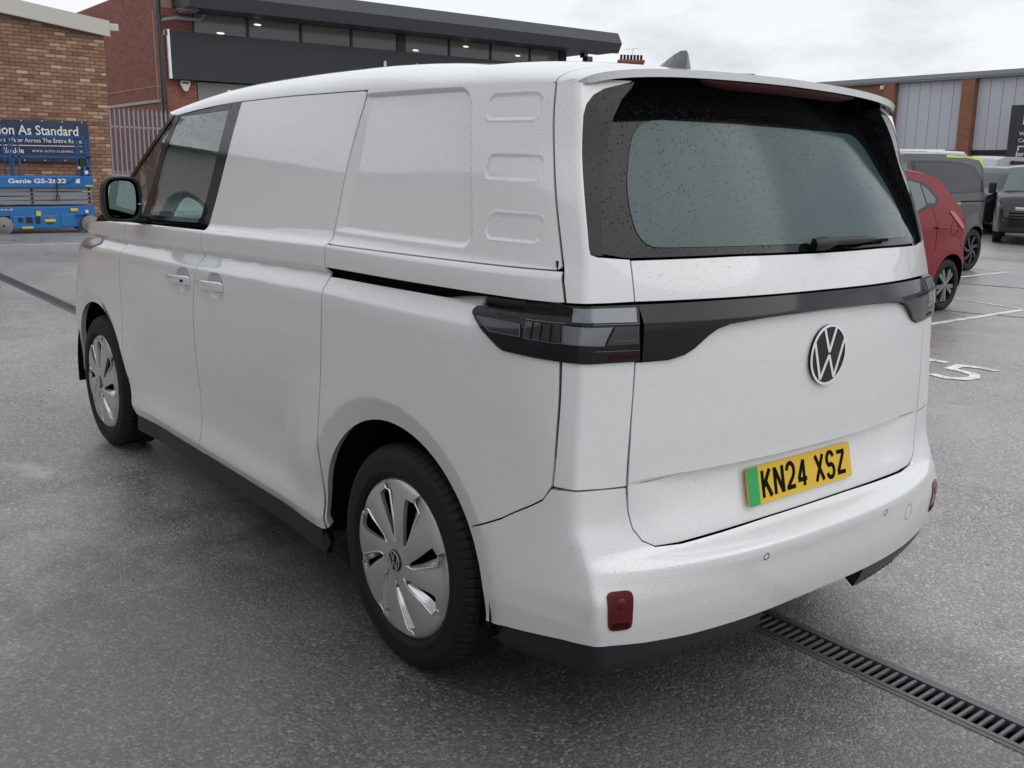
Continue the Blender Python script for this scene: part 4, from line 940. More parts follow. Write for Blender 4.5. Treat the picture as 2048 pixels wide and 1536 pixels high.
# ---- door handles
for m in (1, -1):
    for hi, ((hu, hz_), dr) in enumerate(zip(HANDLES, (fd, sdl))):
        door = dr[0 if m == 1 else 1]
        b0 = float(side_v(np.array(hu - .11), np.array(hz_), False)); q = MB()
        P = []; rows = [(-.112, .004, .016, .008), (-.10, .010, .021, .012), (-.05, .022, .020, .012), (.0, .028, .018, .011), (.06, .028, .015, .010), (.11, .020, .012, .009), (.140, .010, .009, .007), (.148, .003, .005, .005)]
        n = 14; vs = []
        for du, dv, hzz, hv in rows:
            base = float(side_v(np.array(hu + du), np.array(hz_), False))
            for k in range(n):
                a = 2*math.pi*k/n; ca, sa = math.cos(a), math.sin(a)
                vs.append((hu + du, m*(base + dv + hv*.6*math.copysign(abs(ca)**.5, ca)), hz_ + .002 + hzz*math.copysign(abs(sa)**.7, sa)))
        q.add(vs, [(i*n+k, i*n+(k+1) % n, (i+1)*n+(k+1) % n, (i+1)*n+k) for i in range(len(rows)-1) for k in range(n)], 0, True)
        q.add(vs[:n], [list(range(n))]); q.build('door_handle', 'silver_edge', door)
        if hi == 0:
            q = MB(); base = float(side_v(np.array(hu-.075), np.array(hz_), False)); q.lathe([(.0005, .029), (.006, .029), (.006, .01)], 14, 'y', (hu-.075, base if m == 1 else -base, hz_+.002))
            if m == -1: q.v = [(x, -base - (y + base), z) for x, y, z in q.v]
            q.build('key_lock', 'void', door)
# ---- mirrors
for m in (1, -1):
    def sq(cx, cy, cz, ry, rz, n=24, p=3.4): return [(cx, m*(cy + ry*math.copysign(abs(math.cos(2*math.pi*k/n))**(2/p), math.cos(2*math.pi*k/n))), cz + rz*math.copysign(abs(math.sin(2*math.pi*k/n))**(2/p), math.sin(2*math.pi*k/n))) for k in range(n)]
    q = MB(); rings = [sq(2.165,1.047,1.374,.072,.088), sq(2.150,1.047,1.374,.081,.096), sq(2.165,1.047,1.374,.087,.102), sq(2.21,1.045,1.372,.088,.102), sq(2.26,1.04,1.368,.080,.092), sq(2.295,1.03,1.364,.055,.066), sq(2.308,1.03,1.364,.02,.025)]
    q.add([p for r_ in rings for p in r_], [(i*24+k, i*24+(k+1) % 24, (i+1)*24+(k+1) % 24, (i+1)*24+k) for i in range(6) for k in range(24)], 0, True); q.add(rings[-1], [list(range(24))])
    q.add([(2.23, m*.99, 1.32), (2.29, m*.99, 1.32), (2.32, m*.905, 1.285), (2.22, m*.905, 1.285), (2.23, m*.99, 1.285), (2.29, m*.99, 1.285), (2.32, m*.905, 1.26), (2.22, m*.905, 1.26)], [(0,1,2,3),(4,7,6,5),(0,3,7,4),(1,5,6,2)])
    mir = q.build('door_mirror', 'black_plastic', van)
    g_ = MB(); rg = sq(2.160,1.050,1.376,.060,.080); g_.add(rg, [list(range(24))]); g_.build('mirror_glass', 'mirror_silver', mir)
    g_ = MB(); g_.box(2.145, 2.152, *sorted((m*.985, m*.972)), 1.352, 1.356); g_.build('mirror_trim', 'silver_edge', mir)
# ---- head lamp tips, front
both('headlamp', dense([(2.86,1.142),(3.05,1.135),(3.14,1.118),(3.12,1.085),(2.95,1.085),(2.84,1.122)], .03), F_side, 'lamp_grey', van, off=.006, ha=.03, hb=.02)
# ---- wiper
q = MB(); gp = lambda v, z, o=.0: Vector(F_glass(np.array(v), np.array(z))) - Vector((o, 0, 0))
q.tube([gp(.030,1.372,.02), gp(.0,1.376,.035), gp(-.06,1.380,.034)], [.018,.020,.012], 12); 
wp = q.build('wiper', 'black_plastic', van)
q = MB(); q.tube([gp(v, 1.380, .030) for v in np.linspace(-.05, -.30, 8)], [.012]*5 + [.010,.008,.006], 8); q.build('wiper_arm', 'black_plastic', wp)
q = MB(); q.tube([gp(v, 1.372, .012) for v in np.linspace(-.08, -.42, 12)], .0055, 6); q.build('wiper_blade', 'void', wp)
# ---- roof fin
q = MB(); prof = [(-.075,0,.004),(-.10,.010,.012),(-.13,.026,.016),(-.16,.044,.014),(-.185,.056,.010),(-.205,.058,.006),(-.212,.050,.004),(-.215,.02,.010),(-.225,.0,.012)]
vs = []
for u, h, w in prof:
    zb = float(F_roof(np.array(u), np.array(1.0))[2]) - .004
    vs += [(u, 0 - w - .010, zb), (u, -w*.45, zb + h + .004), (u, w*.45, zb + h + .004), (u, w + .010, zb)]
q.add(vs, [(4*i+j, 4*i+j+1, 4*i+j+5, 4*i+j+4) for i in range(len(prof)-1) for j in range(3)], 0, True); q.build('roof_aerial', plain('aerial_grey', (.10, .10, .12), .3, coat=.4), van)
# ---- badge
def bf(a, b, h):
    z = 1.056 + b; return (float(rear_u(-a, z)) - .006 - h, -a, z)
q = MB(); n = 48
q.add([bf(0, 0, .004)] + [bf(.088*math.cos(2*math.pi*k/n), .088*math.sin(2*math.pi*k/n), .002) for k in range(n)] + [(p[0]+.014, p[1], p[2]) for p in [bf(.0888*math.cos(2*math.pi*k/n), .0888*math.sin(2*math.pi*k/n), 0) for k in range(n)]],
      [(0, 1+k, 1+(k+1) % n) for k in range(n)] + [(1+k, 1+n+k, 1+n+(k+1) % n, 1+(k+1) % n) for k in range(n)])
bdg = q.build('maker_badge', 'gloss_black', van)
emblem(lambda a, b, h: bf(a, b, h + .003), .0895, .0022).build('badge_emblem', 'badge_white', bdg)
# ---- number plate
PC = Vector((-.795, 0, .684)); tilt = math.radians(13); PX = Vector((0, -1, 0)); PY = Vector((math.sin(tilt), 0, math.cos(tilt))); PN = PX.cross(PY)
PC = Vector((float(rear_u(np.array(0.), np.array(.684))) - .006, .028, .690))
pf = lambda a, b, h: tuple(PC + PX*a + PY*b + PN*h)
q = MB(); q.prism(rounded([(-.26,-.0555),(.26,-.0555),(.26,.0555),(-.26,.0555)], .010), pf, -.004, .002); np_ = q.build('number_plate', 'plate_yellow', van)
q = MB(); q.prism(rounded([(-.2605,-.056),(-.2105,-.056),(-.2105,.056),(-.2605,.056)], [.010,0,0,.010]), pf, .0021, .0032); q.build('green_band', 'plate_green', np_)
def arcp(cx, cy, rx, ry, a0, a1, n=9): return [(cx + rx*math.cos(math.radians(a)), cy + ry*math.sin(math.radians(a))) for a in np.linspace(a0, a1, n)]
GL = {'K': [[(.1,0),(.1,1)], [(.86,1),(.16,.40)], [(.38,.58),(.90,0)]], 'N': [[(.1,0),(.1,1)], [(.14,.96),(.86,.04)], [(.9,0),(.9,1)]],
      '2': [arcp(.5,.70,.38,.30,170,-30,12) + [(.70,.44),(.14,.10)], [(.06,.09),(.94,.09)]], '4': [[(.70,0),(.70,1)], [(.66,.96),(.10,.30)], [(.04,.26),(.96,.26)]],
      'X': [[(.08,0),(.92,1)], [(.92,0),(.08,1)]], 'S': [arcp(.5,.735,.37,.265,15,250,12) + arcp(.5,.265,.38,.265,75,-165,12)], 'Z': [[(.08,.91),(.94,.91)], [(.86,.88),(.12,.12)], [(.06,.09),(.94,.09)]]}
cw, chh, x = .046, .079, -.196
for chx in 'KN24 XSZ':
    if chx == ' ': x += .033; continue
    q = MB(); 
    for k, st in enumerate(GL[chx]): q.ribbon([(x + a*cw, -.0395 + b*chh) for a, b in st], .0125, lambda a, b, h: pf(a, b, h + .0022), 0, .0012 + k*.0003)
    q.build('plate_letter', 'void', np_); x += cw + .0115
text_obj('plate_maker', 'KN CENTRE', 'void', np_, pf(-.05, -.0525, .0022), PX, PY, width=.06, depth=.0006) if False else None
# ---- cab interior glimpsed through the glass
inn = MB(); inn.box(1.05, 1.10, -.72, .72, .5, 1.78); inn.build('bulkhead', 'interior', van)
inn = MB(); inn.box(2.45, 3.0, -.80, .80, .7, 1.24, bev=.05); inn.build('dashboard', 'interior', van)
for sy in (.42, -.42):
    q = MB(); q.box(1.55, 2.05, sy-.25, sy+.25, .62, .86, bev=.06); q.box(1.42, 1.60, sy-.24, sy+.24, .80, 1.42, bev=.06); st = q.build('seat', 'seat', van)
    q = MB(); q.box(1.44, 1.56, sy-.13, sy+.13, 1.45, 1.64, bev=.04); q.build('headrest', 'seat', st)
q = MB(); ang = math.radians(28); n = 28
q.tube([(2.30 + .18*math.sin(2*math.pi*k/n)*math.sin(ang)*-1, -.42 + .18*math.cos(2*math.pi*k/n), 1.20 + .18*math.sin(2*math.pi*k/n)*math.cos(ang)) for k in range(n+1)], .016, 8, cap=False); q.tube([(2.30,-.42,1.20),(2.5,-.42,1.08)], .05, 10); q.build('steering_wheel', 'interior', van)
# ================================================================ scissor lift
M['lift_blue'] = plain('lift_blue', (.012, .14, .40), .38, var=.12, scale=6, coat=.2)
M['lift_rail'] = plain('lift_rail', (.018, .075, .22), .4)
M['lift_grey'] = plain('lift_grey', (.24, .25, .28), .45, var=.1)
M['lift_tyre'] = plain('lift_tyre', (.22, .22, .21), .7)
M['label_yellow'] = plain('label_yellow', (.65, .52, .08), .5)
M['label_white'] = plain('label_white', (.7, .7, .7), .5)
lf = empty('scissor_lift', (18.6, -3.6, 0), 0, 'blue scissor lift platform with guard rails parked against the brick wall', 'scissor lift'); lf.rotation_euler = (math.radians(-.6), 0, 0)
def LB(name, mat, *boxes, bev=.006, par=None):
    q = MB()
    for b in boxes: q.box(*b, bev=bev)
    return q.build(name, mat, par or lf)
LW = .80
base = LB('chassis', 'lift_blue', (.10, LW-.10, .16, 2.36, .13, .36), (.03, LW-.03, .02, 2.42, .36, .54), (.02, .12, .46, 1.62, .10, .52))
LB('cover_panel', 'lift_blue', (.005, .03, .74, 1.58, .11, .36), bev=.012, par=base); LB('cover_panel', 'lift_blue', (.005, .03, .42, .70, .13, .38), bev=.012, par=base)
LB('control_panel', 'frame_black', (-.004, .01, 1.22, 1.34, .22, .34), (-.004, .01, 1.40, 1.48, .24, .33), bev=.002, par=base); LB('control_panel', 'frame_black', (-.004, .01, 1.08, 1.17, .20, .34), bev=.002, par=base)
for y in (.13, 1.75):
    for x in (-.01, LW-.12):
        q = MB(); q.lathe([(.02,0),(.10,-.004),(.105,.004),(.16,-.002),(.172,.01),(.175,.03),(.175,.11),(.165,.125),(.02,.125)], 28, 'x', (x, y, .175)); w = q.build('wheel', 'lift_tyre', lf)
        q = MB(); q.lathe([(.0005,-.012),(.02,-.012),(.024,.0)], 12, 'x', (x, y, .175)); q.build('hub', 'frame_black', w)
for k in range(4):
    q = MB(); z = .575 + k*.082
    for x in (.06, LW-.10): q.prism([(.04, z - .004 + .02*(k % 2)), (2.40, z + .02 - .02*(k % 2)), (2.40, z+.088 - .02*(k % 2)), (.04, z+.066 + .02*(k % 2))], lambda a, b, d: (d, a, b), x, x+.05)
    arm = q.build('scissor_arm', 'lift_grey', lf)
    for y in (.10, 1.18, 2.2):
        q = MB(); q.lathe([(.0005,-.03),(.022,-.028),(.026,.0)], 12, 'x', (.06, y, z+.042)); q.build('pivot_pin', 'frame_black', arm)
plat = LB('platform', 'lift_blue', (.0, LW, .02, 2.44, .905, 1.125), bev=.01)
text_obj('platform_lettering', 'Genie GS-2632', 'white_letters', plat, (-.006, 1.60, .995), (0, -1, 0), (0, 0, 1), width=1.06, height=.085, depth=.004, bold=.025)
LB('label', 'label_white', (-.006, -.001, .28, .36, .99, 1.08), bev=0, par=plat); LB('label', 'label_yellow', (-.006, -.001, .03, .18, .925, .955), bev=0, par=plat)
LB('label', 'label_yellow', (-.003, .0, .36, .50, .44, .50), bev=0, par=base); LB('label', 'label_white', (-.003, .0, .16, .22, .40, .46), bev=0, par=base); LB('label', 'label_yellow', (-.001, .004, 1.22, 1.42, .115, .155), bev=0, par=base); LB('label', 'label_yellow', (-.003, .0, 1.06, 1.15, .36, .46), bev=.01, par=base)
for y, z, pr in ((.90, .265, base), (1.88, 1.00, plat)):
    q = MB(); q.lathe([(.0005,-.004),(.075,-.004),(.08,0)], 24, 'x'); q.v = [(x, yy*1.2 + y, zz + z) for x, yy, zz in q.v]; d = q.build('round_label', 'label_white' if 0 else 'lift_rail', pr)
    LB('round_label_bar', 'label_yellow', (-.008, -.004, y-.10, y+.10, z-.028, z+.028), bev=.006, par=pr)
text_obj('chassis_lettering', 'www.bird.co.uk', 'white_letters', base, (.018, 2.05, .475), (0, -1, 0), (0, 0, 1), width=.50, height=.035, depth=.004, bold=.01)
for x in (.02, LW-.05):
    for y in (.05, .10, 1.36, 1.47, 2.38):
        q = MB(); q.box(x, x+.03, y-.016, y+.016, 1.10, 1.90); q.build('rail_post', 'lift_rail', lf)
    for z in (1.50, 1.89):
        q = MB(); q.box(x, x+.03, .03, 2.40, z-.018, z+.018); q.build('guard_rail', 'lift_rail', lf)
for y in (.05, 2.38):
    for z in (1.51, 1.885):
        q = MB(); q.box(.05, LW-.05, y-.015, y+.015, z-.017, z+.017); q.build('guard_rail', 'lift_rail', lf)
for z in np.linspace(1.58, 1.83, 5):
    q = MB(); q.tube([(.03, .06, z), (.03, .30, z)], .008, 6); q.build('gate_bar', 'lift_rail', lf)
LB('control_box', 'frame_black', (.03, .12, .12, .24, 1.30, 1.48), bev=.01); LB('document_box', 'lift_rail', (.02, .20, .06, .20, 1.125, 1.32), bev=.01)
LB('label', 'label_white', (.012, .018, .10, .17, 1.17, 1.24), bev=0); q = MB(); q.lathe([(.0005,-.02),(.03,-.015),(.035,.0)], 12, 'x', (.02, .27, 1.29)); q.build('emergency_stop', 'label_yellow', lf)
q = MB(); q.tube([(-.01, .74, 1.10), (-.015, .72, .9), (-.015, .73, .78), (-.015, .70, .70), (-.015, .73, .66), (-.015, .76, .70), (-.015, .735, .77)], .011, 6); q.tube([(-.012, .30, 1.10), (-.015, .5, 1.0), (-.015, .71, .95)], .007, 5); q.build('power_cable', 'frame_black', lf)
# ================================================================ other vehicles
def wheel_obj(root, x, y, r, w, style, tm='rubber'):
    """tyre with an open spoked rim"""
    key = (r, w, style)
    if key not in BR:
        ri = r*.70; q = MB(); q.lathe([(ri*.97,-.03),(ri,-.006),(ri+.012,.0),(r-.03,.004),(r-.008,-.012),(r,-.03),(r,-w+.03),(r-.02,-w+.004),(ri,-w)], 56, 'y'); t = q.mesh('tyre')
        q = MB(); q.lathe([(.01,-.09),(ri*.9,-.10),(ri*.96,-.03),(ri,-.012),(ri-.012,-.006),(ri-.03,-.03)], 48, 'y', mi=1)
        n, tw = {'double5': (5, .0), 'swirl': (7, .5), 'plain': (6, .1)}[style]
        for k in range(n):
            for dd in ((-.11, .11) if style == 'double5' else (0,)):
                a0 = 2*math.pi*k/n + dd*1.6; a1 = 2*math.pi*k/n + dd*1.9 + tw; P = []
                hw0, hw1 = (.016, .026) if style != 'swirl' else (.02, .032)
                for a, rr, hw, h in ((a0, .03, hw0, -.004), ((a0+a1)/2, ri*.55, (hw0+hw1)/2, -.006), (a1, ri*.985, hw1, -.012)):
                    c, s = math.cos(a), math.sin(a); P += [(rr*c - hw*s*-1*-1, h, rr*s + hw*c), (rr*c + hw*s, h, rr*s - hw*c), (rr*c - hw*s, h-.03, rr*s + hw*c), (rr*c + hw*s, h-.03, rr*s - hw*c)]
                q.add(P, [(0,1,5,4),(4,5,9,8),(0,4,6,2),(1,3,7,5),(4,8,10,6),(5,7,11,9)], 0)
        q.lathe([(.0005,.0),(.03,.0),(.045,-.008),(.05,-.03)], 20, 'y'); rm = q.mesh('rim'); BR[key] = (t, rm)
    t, rm = BR[key]; s = 1 if y > 0 else -1
    wv = link('wheel', t, tm, root); wv.location = (x, y, r - .004); wv.rotation_euler = (0, .3, 0 if s > 0 else math.pi)
    if not rm.materials:
        rm.materials.append(M['grey_alloy'] if style != 'swirl' else M['dark_alloy']); rm.materials.append(M['void'])
    link('rim', rm, None, wv)
    q = MB(); rr = r*.93; q.lathe([(.02,-.2),(rr+.05,-.22),(rr+.06,-.02)], 32, 'y'); return wv
M['grey_alloy'] = plain('grey_alloy', (.20, .20, .205), .35, metal=.6)
M['dark_alloy'] = plain('dark_alloy', (.05, .05, .052), .35, metal=.5)
def vehicle(name, loc, rz, label, cat, outline, hw, wheels, paintm, arch_r, glass, gaps=(), dark=(), lamps=(), tumble=(.95, .17, .60), taper=(.30, .16), style='plain', wr=.31, group=None, crown=.05, extras=None):
    """body = two side sheets on a shaped side surface + one skin wrapped over the outline"""
    root = empty(name, loc, rz, label, cat, group)
    zb, tin, zs = tumble; xs = [p[0] for p in outline]; x0, x1 = min(xs), max(xs); ztop = max(p[1] for p in outline)
    def hwf(x, z):
        x = np.asarray(x, float); z = np.asarray(z, float)
        y = hw - tin*np.clip((z - zb)/(ztop - zb), 0, 1)**1.25 - .05*np.clip((.55 - z)/.4, 0, 1)**2 + 0*x
        L = taper[0]; y = y - taper[1]*np.clip((x0 + L - x)/L, 0, 1)**2.4 - (taper[1]+.10)*np.clip((x - (x1 - L*1.8))/(L*1.8), 0, 1)**2.4
        for c in wheels:
            r = np.hypot(x - c, z - wr); y = y + .022*sstep(arch_r*1.5, arch_r*1.12, r)
        return y
    F = lambda x, z: np.stack([x, hwf(x, z), z], -1)
    # lower edge with the arches cut in
    bot = []; zl = min(p[1] for p in outline)
    for c in sorted(wheels):
        a0 = math.degrees(math.asin((zl - wr)/arch_r)); bot += [(c - arch_r*math.cos(math.radians(a0)), zl)] + [(c + arch_r*math.cos(math.radians(a)), wr + arch_r*math.sin(math.radians(a))) for a in np.linspace(180 - a0, a0, 20)][1:]
    oc = dense([p for p in outline], .08, False)
    poly = bot + oc          # outline runs from front bottom over the roof to the rear bottom
    pan = [panel('body_side', poly, F, paintm, root, ha=.06, hb=.06, flange=0, mirror=m, ref=(x0/2+x1/2, 0, .9)) for m in (False, True)]
    nw = 16; vs = []; C = [Vector((a, b)) for a, b in oc]
    for i, p in enumerate(C):
        t = (C[min(i+1, len(C)-1)] - C[max(i-1, 0)]).normalized(); nr = Vector((t.y, -t.x)); 
        if nr.dot(p - Vector(((x0+x1)/2, .8))) < 0: nr = -nr
        ye = float(hwf(p.x, p.y))
        for k in range(nw+1):
            lam = math.sin((-1 + 2*k/nw)*math.pi/2); b = crown*(1 - abs(lam)**4); vs.append((p.x + nr.x*b, lam*ye, p.y + nr.y*b))
    q = MB(); q.add(vs, [(i*(nw+1)+k, i*(nw+1)+k+1, (i+1)*(nw+1)+k+1, (i+1)*(nw+1)+k) for i in range(len(C)-1) for k in range(nw)], 0, True); q.build('body_shell', paintm, root)
    q = MB(); q.box(x0+.3, x1-.3, -hw+.22, hw-.22, zl-.02, .75); q.build('underbody', 'void', root)
    for nm, pg, mt, off in glass:
        for m in (False, True): panel(nm, dense(pg, .08), F, mt, root, ha=.10, hb=.10, flange=.004, off=off, mirror=m, ref=(x0/2+x1/2, 0, .9))
    for ln, w_ in gaps:
        for m in (1, -1):
            q = MB(); q.ribbon(dense(ln, .08, False), w_, lambda a, b, h: (a, m*(float(hwf(a, b)) + h - .002), b), 0, .0035); q.build('panel_gap', 'void', root)
    for c in wheels:
        for s in (1, -1):
            wheel_obj(root, c, s*(hw - .015), wr, .21, style)
            q = MB(); n = 20; r_ = arch_r + .01
            q.add([p for k in range(n+1) for p in ((c + r_*math.cos(math.pi*k/n), s*(hw-.06), wr + r_*math.sin(math.pi*k/n)), (c + r_*math.cos(math.pi*k/n), s*(hw-.36), wr + r_*math.sin(math.pi*k/n)))], [(2*k, 2*k+1, 2*k+3, 2*k+2) for k in range(n)])
            q.add([(c + r_*math.cos(math.pi*k/n), s*(hw-.30), wr + r_*math.sin(math.pi*k/n)) for k in range(n+1)], [list(range(n+1))]); q.build('wheel_well', 'void', root)
    if extras: extras(root, F, hwf)
    return root
M['red_paint'] = plain('red_paint', (.20, .005, .014), .42, coat=.28, spec=.15)
M['tail_red'] = plain('tail_red', (.42, .03, .035), .12, coat=.6)
def red_extra(root, F, hwf):
    kw = dict(ha=.05, hb=.05, flange=.004, ref=(1.3, 0, .9))
    for m in (False, True):
        panel('tail_lamp', dense([(.085,1.185),(.00,1.195),(-.10,1.13),(-.24,1.01),(-.245,.955),(-.17,.99),(-.02,1.10)], .04), F, 'tail_red', root, off=.008, mirror=m, **kw)
        s = -1 if m else 1
        q = MB(); q.tube([(.42, s*(float(hwf(.42,1.0))+.022), 1.0), (.34, s*(float(hwf(.34,1.0))+.032), 1.005), (.20, s*(float(hwf(.2,1.0))+.022), 1.0)], .013, 8); q.build('door_handle', 'red_paint', root)
        ring = [( -.02 + .085*math.cos(a), .99 + .085*math.sin(a)) for a in np.linspace(0, 2*math.pi, 20)]
        q = MB(); q.ribbon(ring, .006, lambda a, b, h: (a, s*(float(hwf(a, b)) + h - .001), b), 0, .003); q.build('fuel_flap_gap', 'red_lens_dark', root)
red_out = [(3.32,.28),(3.36,.55),(3.30,.85),(3.05,1.02),(2.62,1.12),(2.2,1.38),(1.85,1.57),(1.4,1.645),(.9,1.648),(.45,1.61),(.22,1.565),(.10,1.50),(-.12,1.30),(-.30,1.14),(-.46,.98),(-.56,.78),(-.60,.55),(-.57,.34),(-.50,.27)]
vehicle('hatchback_car', (4.21, -8.95, 0), math.radians(90), 'red hatchback parked in the bay right of the white van', 'car', red_out, .865, (0.0, 2.6), 'red_paint', .375,
        [('rear_side_window', [(1.38,1.12),(1.40,1.50),(.86,1.53),(.66,1.50),(.60,1.26),(.90,1.17)], 'car_glass', .006), ('quarter_window', [(.575,1.285),(.63,1.485),(.50,1.44),(.36,1.33),(.40,1.28)], 'car_glass', .006), ('front_side_window', [(2.35,1.12),(1.95,1.46),(1.48,1.505),(1.46,1.115)], 'car_glass', .006),
         ('window_surround', [(2.45,1.10),(1.98,1.49),(1.45,1.54),(.88,1.56),(.58,1.515),(.44,1.46),(.29,1.33),(.36,1.245),(.62,1.215),(.90,1.135)], 'gloss_black', .003)],
        gaps=[([(.46,1.24),(.40,1.0),(.38,.74)], .007), ([(1.42,1.10),(1.44,.5),(1.40,.35)], .007), ([(1.40,.35),(.55,.35)], .006)], tumble=(1.0, .20, .6), taper=(.42, .26), style='double5', wr=.315, extras=red_extra)
M['charcoal_paint'] = paint('charcoal_paint', (.010, .011, .0125), .3, False, .0, .5)
M['lime'] = plain('lime_vinyl', (.52, .66, .10), .35)
M['van_glass_dark'] = plain('van_glass_dark', (.02, .022, .026), .10, spec=.4)
def tc_extra(root, F, hwf):
    kw = dict(ha=.06, hb=.06, flange=.004, ref=(1.6, 0, 1.0))
    for m in (False, True):
        panel('roof_graphic', dense([(1.0,1.905),(.3,1.915),(-.10,1.885),(-.34,1.72),(-.40,1.58),(-.43,1.60),(-.40,1.80),(-.25,1.93),(1.0,1.945)], .06), F, 'lime', root, off=.006, mirror=m, **kw)
        panel('tail_lamp', dense([(-.435,1.22),(-.475,1.22),(-.50,.72),(-.46,.72)], .06), F, 'tail_red', root, off=.012, mirror=m, **kw)
        for k in range(3): panel('side_stripe', [(1.15-.03*k,1.13-.045*k),(1.15-.03*k,1.15-.045*k),(.62+.05*k,1.17-.045*k),(.62+.05*k,1.15-.045*k)], F, 'lime', root, off=.004, mirror=m, **kw)
tc_out = [(4.05,.30),(4.10,.65),(4.0,1.0),(3.75,1.15),(3.45,1.28),(2.95,1.72),(2.70,1.86),(2.3,1.93),(1.2,1.955),(.2,1.95),(-.15,1.92),(-.32,1.80),(-.42,1.50),(-.48,1.1),(-.53,.7),(-.54,.36),(-.50,.32)]
vehicle('panel_van', (6.74, -14.48, 0), math.radians(90), 'charcoal panel van with lime green roof edge behind the red hatchback', 'van', tc_out, .985, (0.0, 2.93), 'charcoal_paint', .41,
        [('side_glass', [(2.05,1.37),(2.05,1.80),(1.2,1.815),(.50,1.80),(.12,1.74),(-.12,1.52),(-.16,1.38),(1.0,1.345)], 'van_glass_dark', .005), ('window_surround', [(2.14,1.33),(2.14,1.83),(1.2,1.85),(.50,1.835),(.06,1.775),(-.18,1.55),(-.22,1.35),(1.0,1.31)], 'gloss_black', .002),
         ('front_side_window', [(3.30,1.28),(2.85,1.62),(2.60,1.76),(2.30,1.78),(2.28,1.30)], 'car_glass', .005)],
        gaps=[([(.97,1.32),(.95,.9),(.90,.45)], .007), ([(2.2,1.85),(2.2,.4)], .008), ([(.62,1.19),(-.40,1.20)], .022), ([(1.0,1.80),(1.0,1.36)], .012)], tumble=(1.15, .16, .6), taper=(.45, .20), style='swirl', wr=.365, extras=tc_extra)
M['grey_paint'] = paint('grey_paint', (.045, .048, .056), .28, False, .2, .5)
M['black_paint'] = paint('black_paint', (.010, .010, .011), .25, False, .1, .6)
M['camper_white'] = plain('camper_white', (.62, .63, .65), .3, coat=.4)
M['camper_silver'] = plain('camper_silver', (.42, .44, .47), .3, coat=.4, metal=.2)
van_out = [(3.95,.30),(4.02,.60),(3.96,.95),(3.80,1.12),(3.35,1.27),(2.75,1.72),(2.45,1.87),(2.0,1.92),(.5,1.93),(-.6,1.92),(-.82,1.80),(-.88,1.2),(-.90,.4),(-.86,.32)]
def dv_extra(root, F, hwf):
    for s in (1, -1):
        q = MB(); q.box(2.62, 2.74, *sorted((s*1.02, s*1.20)), 1.22, 1.50, bev=.04); q.build('door_mirror', 'black_plastic', root)
        q = MB(); q.tube([(2.0, s*(float(hwf(2.0,1.05))+.02), 1.05), (1.82, s*(float(hwf(1.82,1.05))+.02), 1.05)], .015, 8); q.build('door_handle', 'black_plastic', root)
        panel('headlamp', dense([(3.55,1.10),(3.95,.98),(3.97,.86),(3.70,.95)], .05), F, 'lamp_grey', root, ha=.06, hb=.06, off=.01, flange=.004, mirror=s < 0, ref=(1.6, 0, .9))
DV_GLASS = [('front_side_window', [(3.12,1.24),(2.66,1.62),(2.48,1.74),(1.98,1.76),(1.94,1.26),(2.2,1.20)], 'car_glass', .006), ('window_surround', [(3.24,1.22),(2.70,1.65),(2.50,1.78),(1.94,1.80),(1.89,1.24),(2.2,1.16)], 'gloss_black', .003)]
vehicle('panel_van', (11.95, -29.9, 0), math.radians(90), 'dark grey panel van showing its cab door and mirror at the right edge', 'van', van_out, .96, (0.0, 3.1), 'grey_paint', .40, DV_GLASS,
        gaps=[([(1.86,1.80),(1.86,.40)], .012), ([(1.8,1.15),(-.8,1.15)], .016)], tumble=(1.2, .15, .6), taper=(.4, .14), wr=.34, extras=dv_extra)
def bv_extra(root, F, hwf):
    dv_extra(root, F, hwf)
    for k in range(5):
        q = MB(); q.box(4.0, 4.075, -.62, .62, .46 + k*.075, .495 + k*.075, bev=.008); q.build('grille_bar', 'gloss_black', root)
    q = MB(); q.box(3.93, 4.05, -.80, .80, .30, .44, bev=.03); q.build('front_bumper', 'black_plastic', root)
    q = MB(); q.box(3.99, 4.06, -.5, .5, .84, .92, bev=.02); q.build('chrome_bar', 'chrome', root)
    q = MB(); n = 13; vs = []
    for i in range(7):
        t = i/6; x = 3.38 + (2.56-3.38)*t; z = 1.285 + (1.86-1.285)*t
        for k in range(n): lam = -1 + 2*k/(n-1); vs.append((x + .055 + .05*(1-abs(lam)**3), lam*(.86 - .12*t), z + .05*(1-abs(lam)**4)*.7))
    q.add(vs, [(i*n+k, i*n+k+1, (i+1)*n+k+1, (i+1)*n+k) for i in range(6) for k in range(n-1)], 0, True); q.build('windscreen', 'car_glass', root)
vehicle('panel_van', (9.75, -26.3, 0), math.radians(113), 'black van showing its front grille and headlamp at the right edge', 'van', van_out, .96, (0.0, 3.1), 'black_paint', .40, DV_GLASS,
        tumble=(1.2, .15, .6), taper=(.4, .14), wr=.34, extras=bv_extra)
cam_out = [(4.0,.30),(4.05,.65),(3.95,1.05),(3.4,1.30),(2.75,1.80),(2.45,1.99),(2.0,2.05),(.5,2.06),(-1.0,2.05),(-1.25,1.9),(-1.3,1.2),(-1.3,.35),(-1.25,.3)]
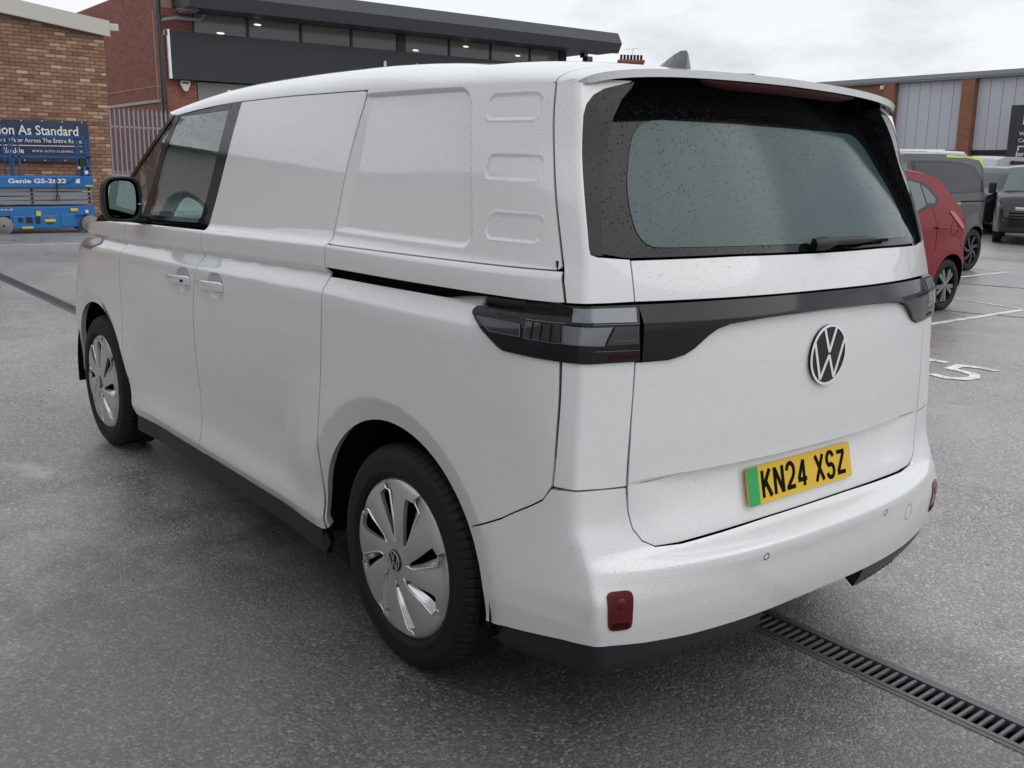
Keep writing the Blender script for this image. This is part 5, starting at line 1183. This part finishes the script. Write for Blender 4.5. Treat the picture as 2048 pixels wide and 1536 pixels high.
def poptop(root, F, hwf):
    q = MB(); vs = []; prof = [(2.75,2.02,.72),(2.35,2.30,.72),(1.9,2.46,.72),(-.9,2.46,.74),(-1.05,2.40,.74),(-1.1,2.02,.74)]
    for x, z, w in prof: vs += [(x, -w, 2.02), (x, -w*.97, z-.04), (x, -w*.9, z), (x, w*.9, z), (x, w*.97, z-.04), (x, w, 2.02)]
    q.add(vs, [(6*i+j, 6*i+j+1, 6*i+j+7, 6*i+j+6) for i in range(len(prof)-1) for j in range(5)]); q.build('pop_top_roof', 'camper_white', root)
    for s in (1, -1):
        q = MB(); q.tube([(2.0, s*.70, 2.30), (1.6, s*.72, 2.38), (-.8, s*.74, 2.38), (-.9, s*.74, 2.30)], .03, 8); q.build('roof_rail', 'silver_edge', root)
    q = MB(); q.box(-.55, -.15, -.35, .2, 2.45, 2.52, bev=.02); q.build('roof_vent', 'camper_white', root)
    dv_extra(root, F, hwf)
vehicle('camper_van', (15.0, -29.9, 0), math.radians(90), 'white camper van with raised pop top roof behind the charcoal van', 'camper van', cam_out, .98, (0.0, 3.2), 'camper_white', .40, DV_GLASS,
        tumble=(1.2, .13, .6), taper=(.4, .14), wr=.34, extras=poptop, gaps=[([(1.86,1.86),(1.86,.40)], .012)])
hi_out = [(4.0,.30),(4.05,.65),(3.95,1.05),(3.5,1.35),(2.9,2.0),(2.6,2.34),(2.0,2.44),(-1.0,2.46),(-1.4,2.35),(-1.45,1.2),(-1.45,.35),(-1.4,.3)]
def hi_extra(root, F, hwf):
    q = MB(); q.box(-1.0, 1.55, .90, 1.04, 2.20, 2.33, bev=.03); q.build('awning', 'black_plastic', root)
    dv_extra(root, F, hwf)
vehicle('camper_van', (17.0, -39.8, 0), math.radians(90), 'tall silver camper van with black awning case at the right edge', 'camper van', hi_out, .98, (0.0, 3.3), 'camper_silver', .40, DV_GLASS + [('side_window', [(1.2,1.6),(1.2,2.05),(.2,2.05),(.2,1.6)], 'van_glass_dark', .005)],
        tumble=(1.2, .13, .6), taper=(.4, .14), wr=.34, extras=hi_extra)
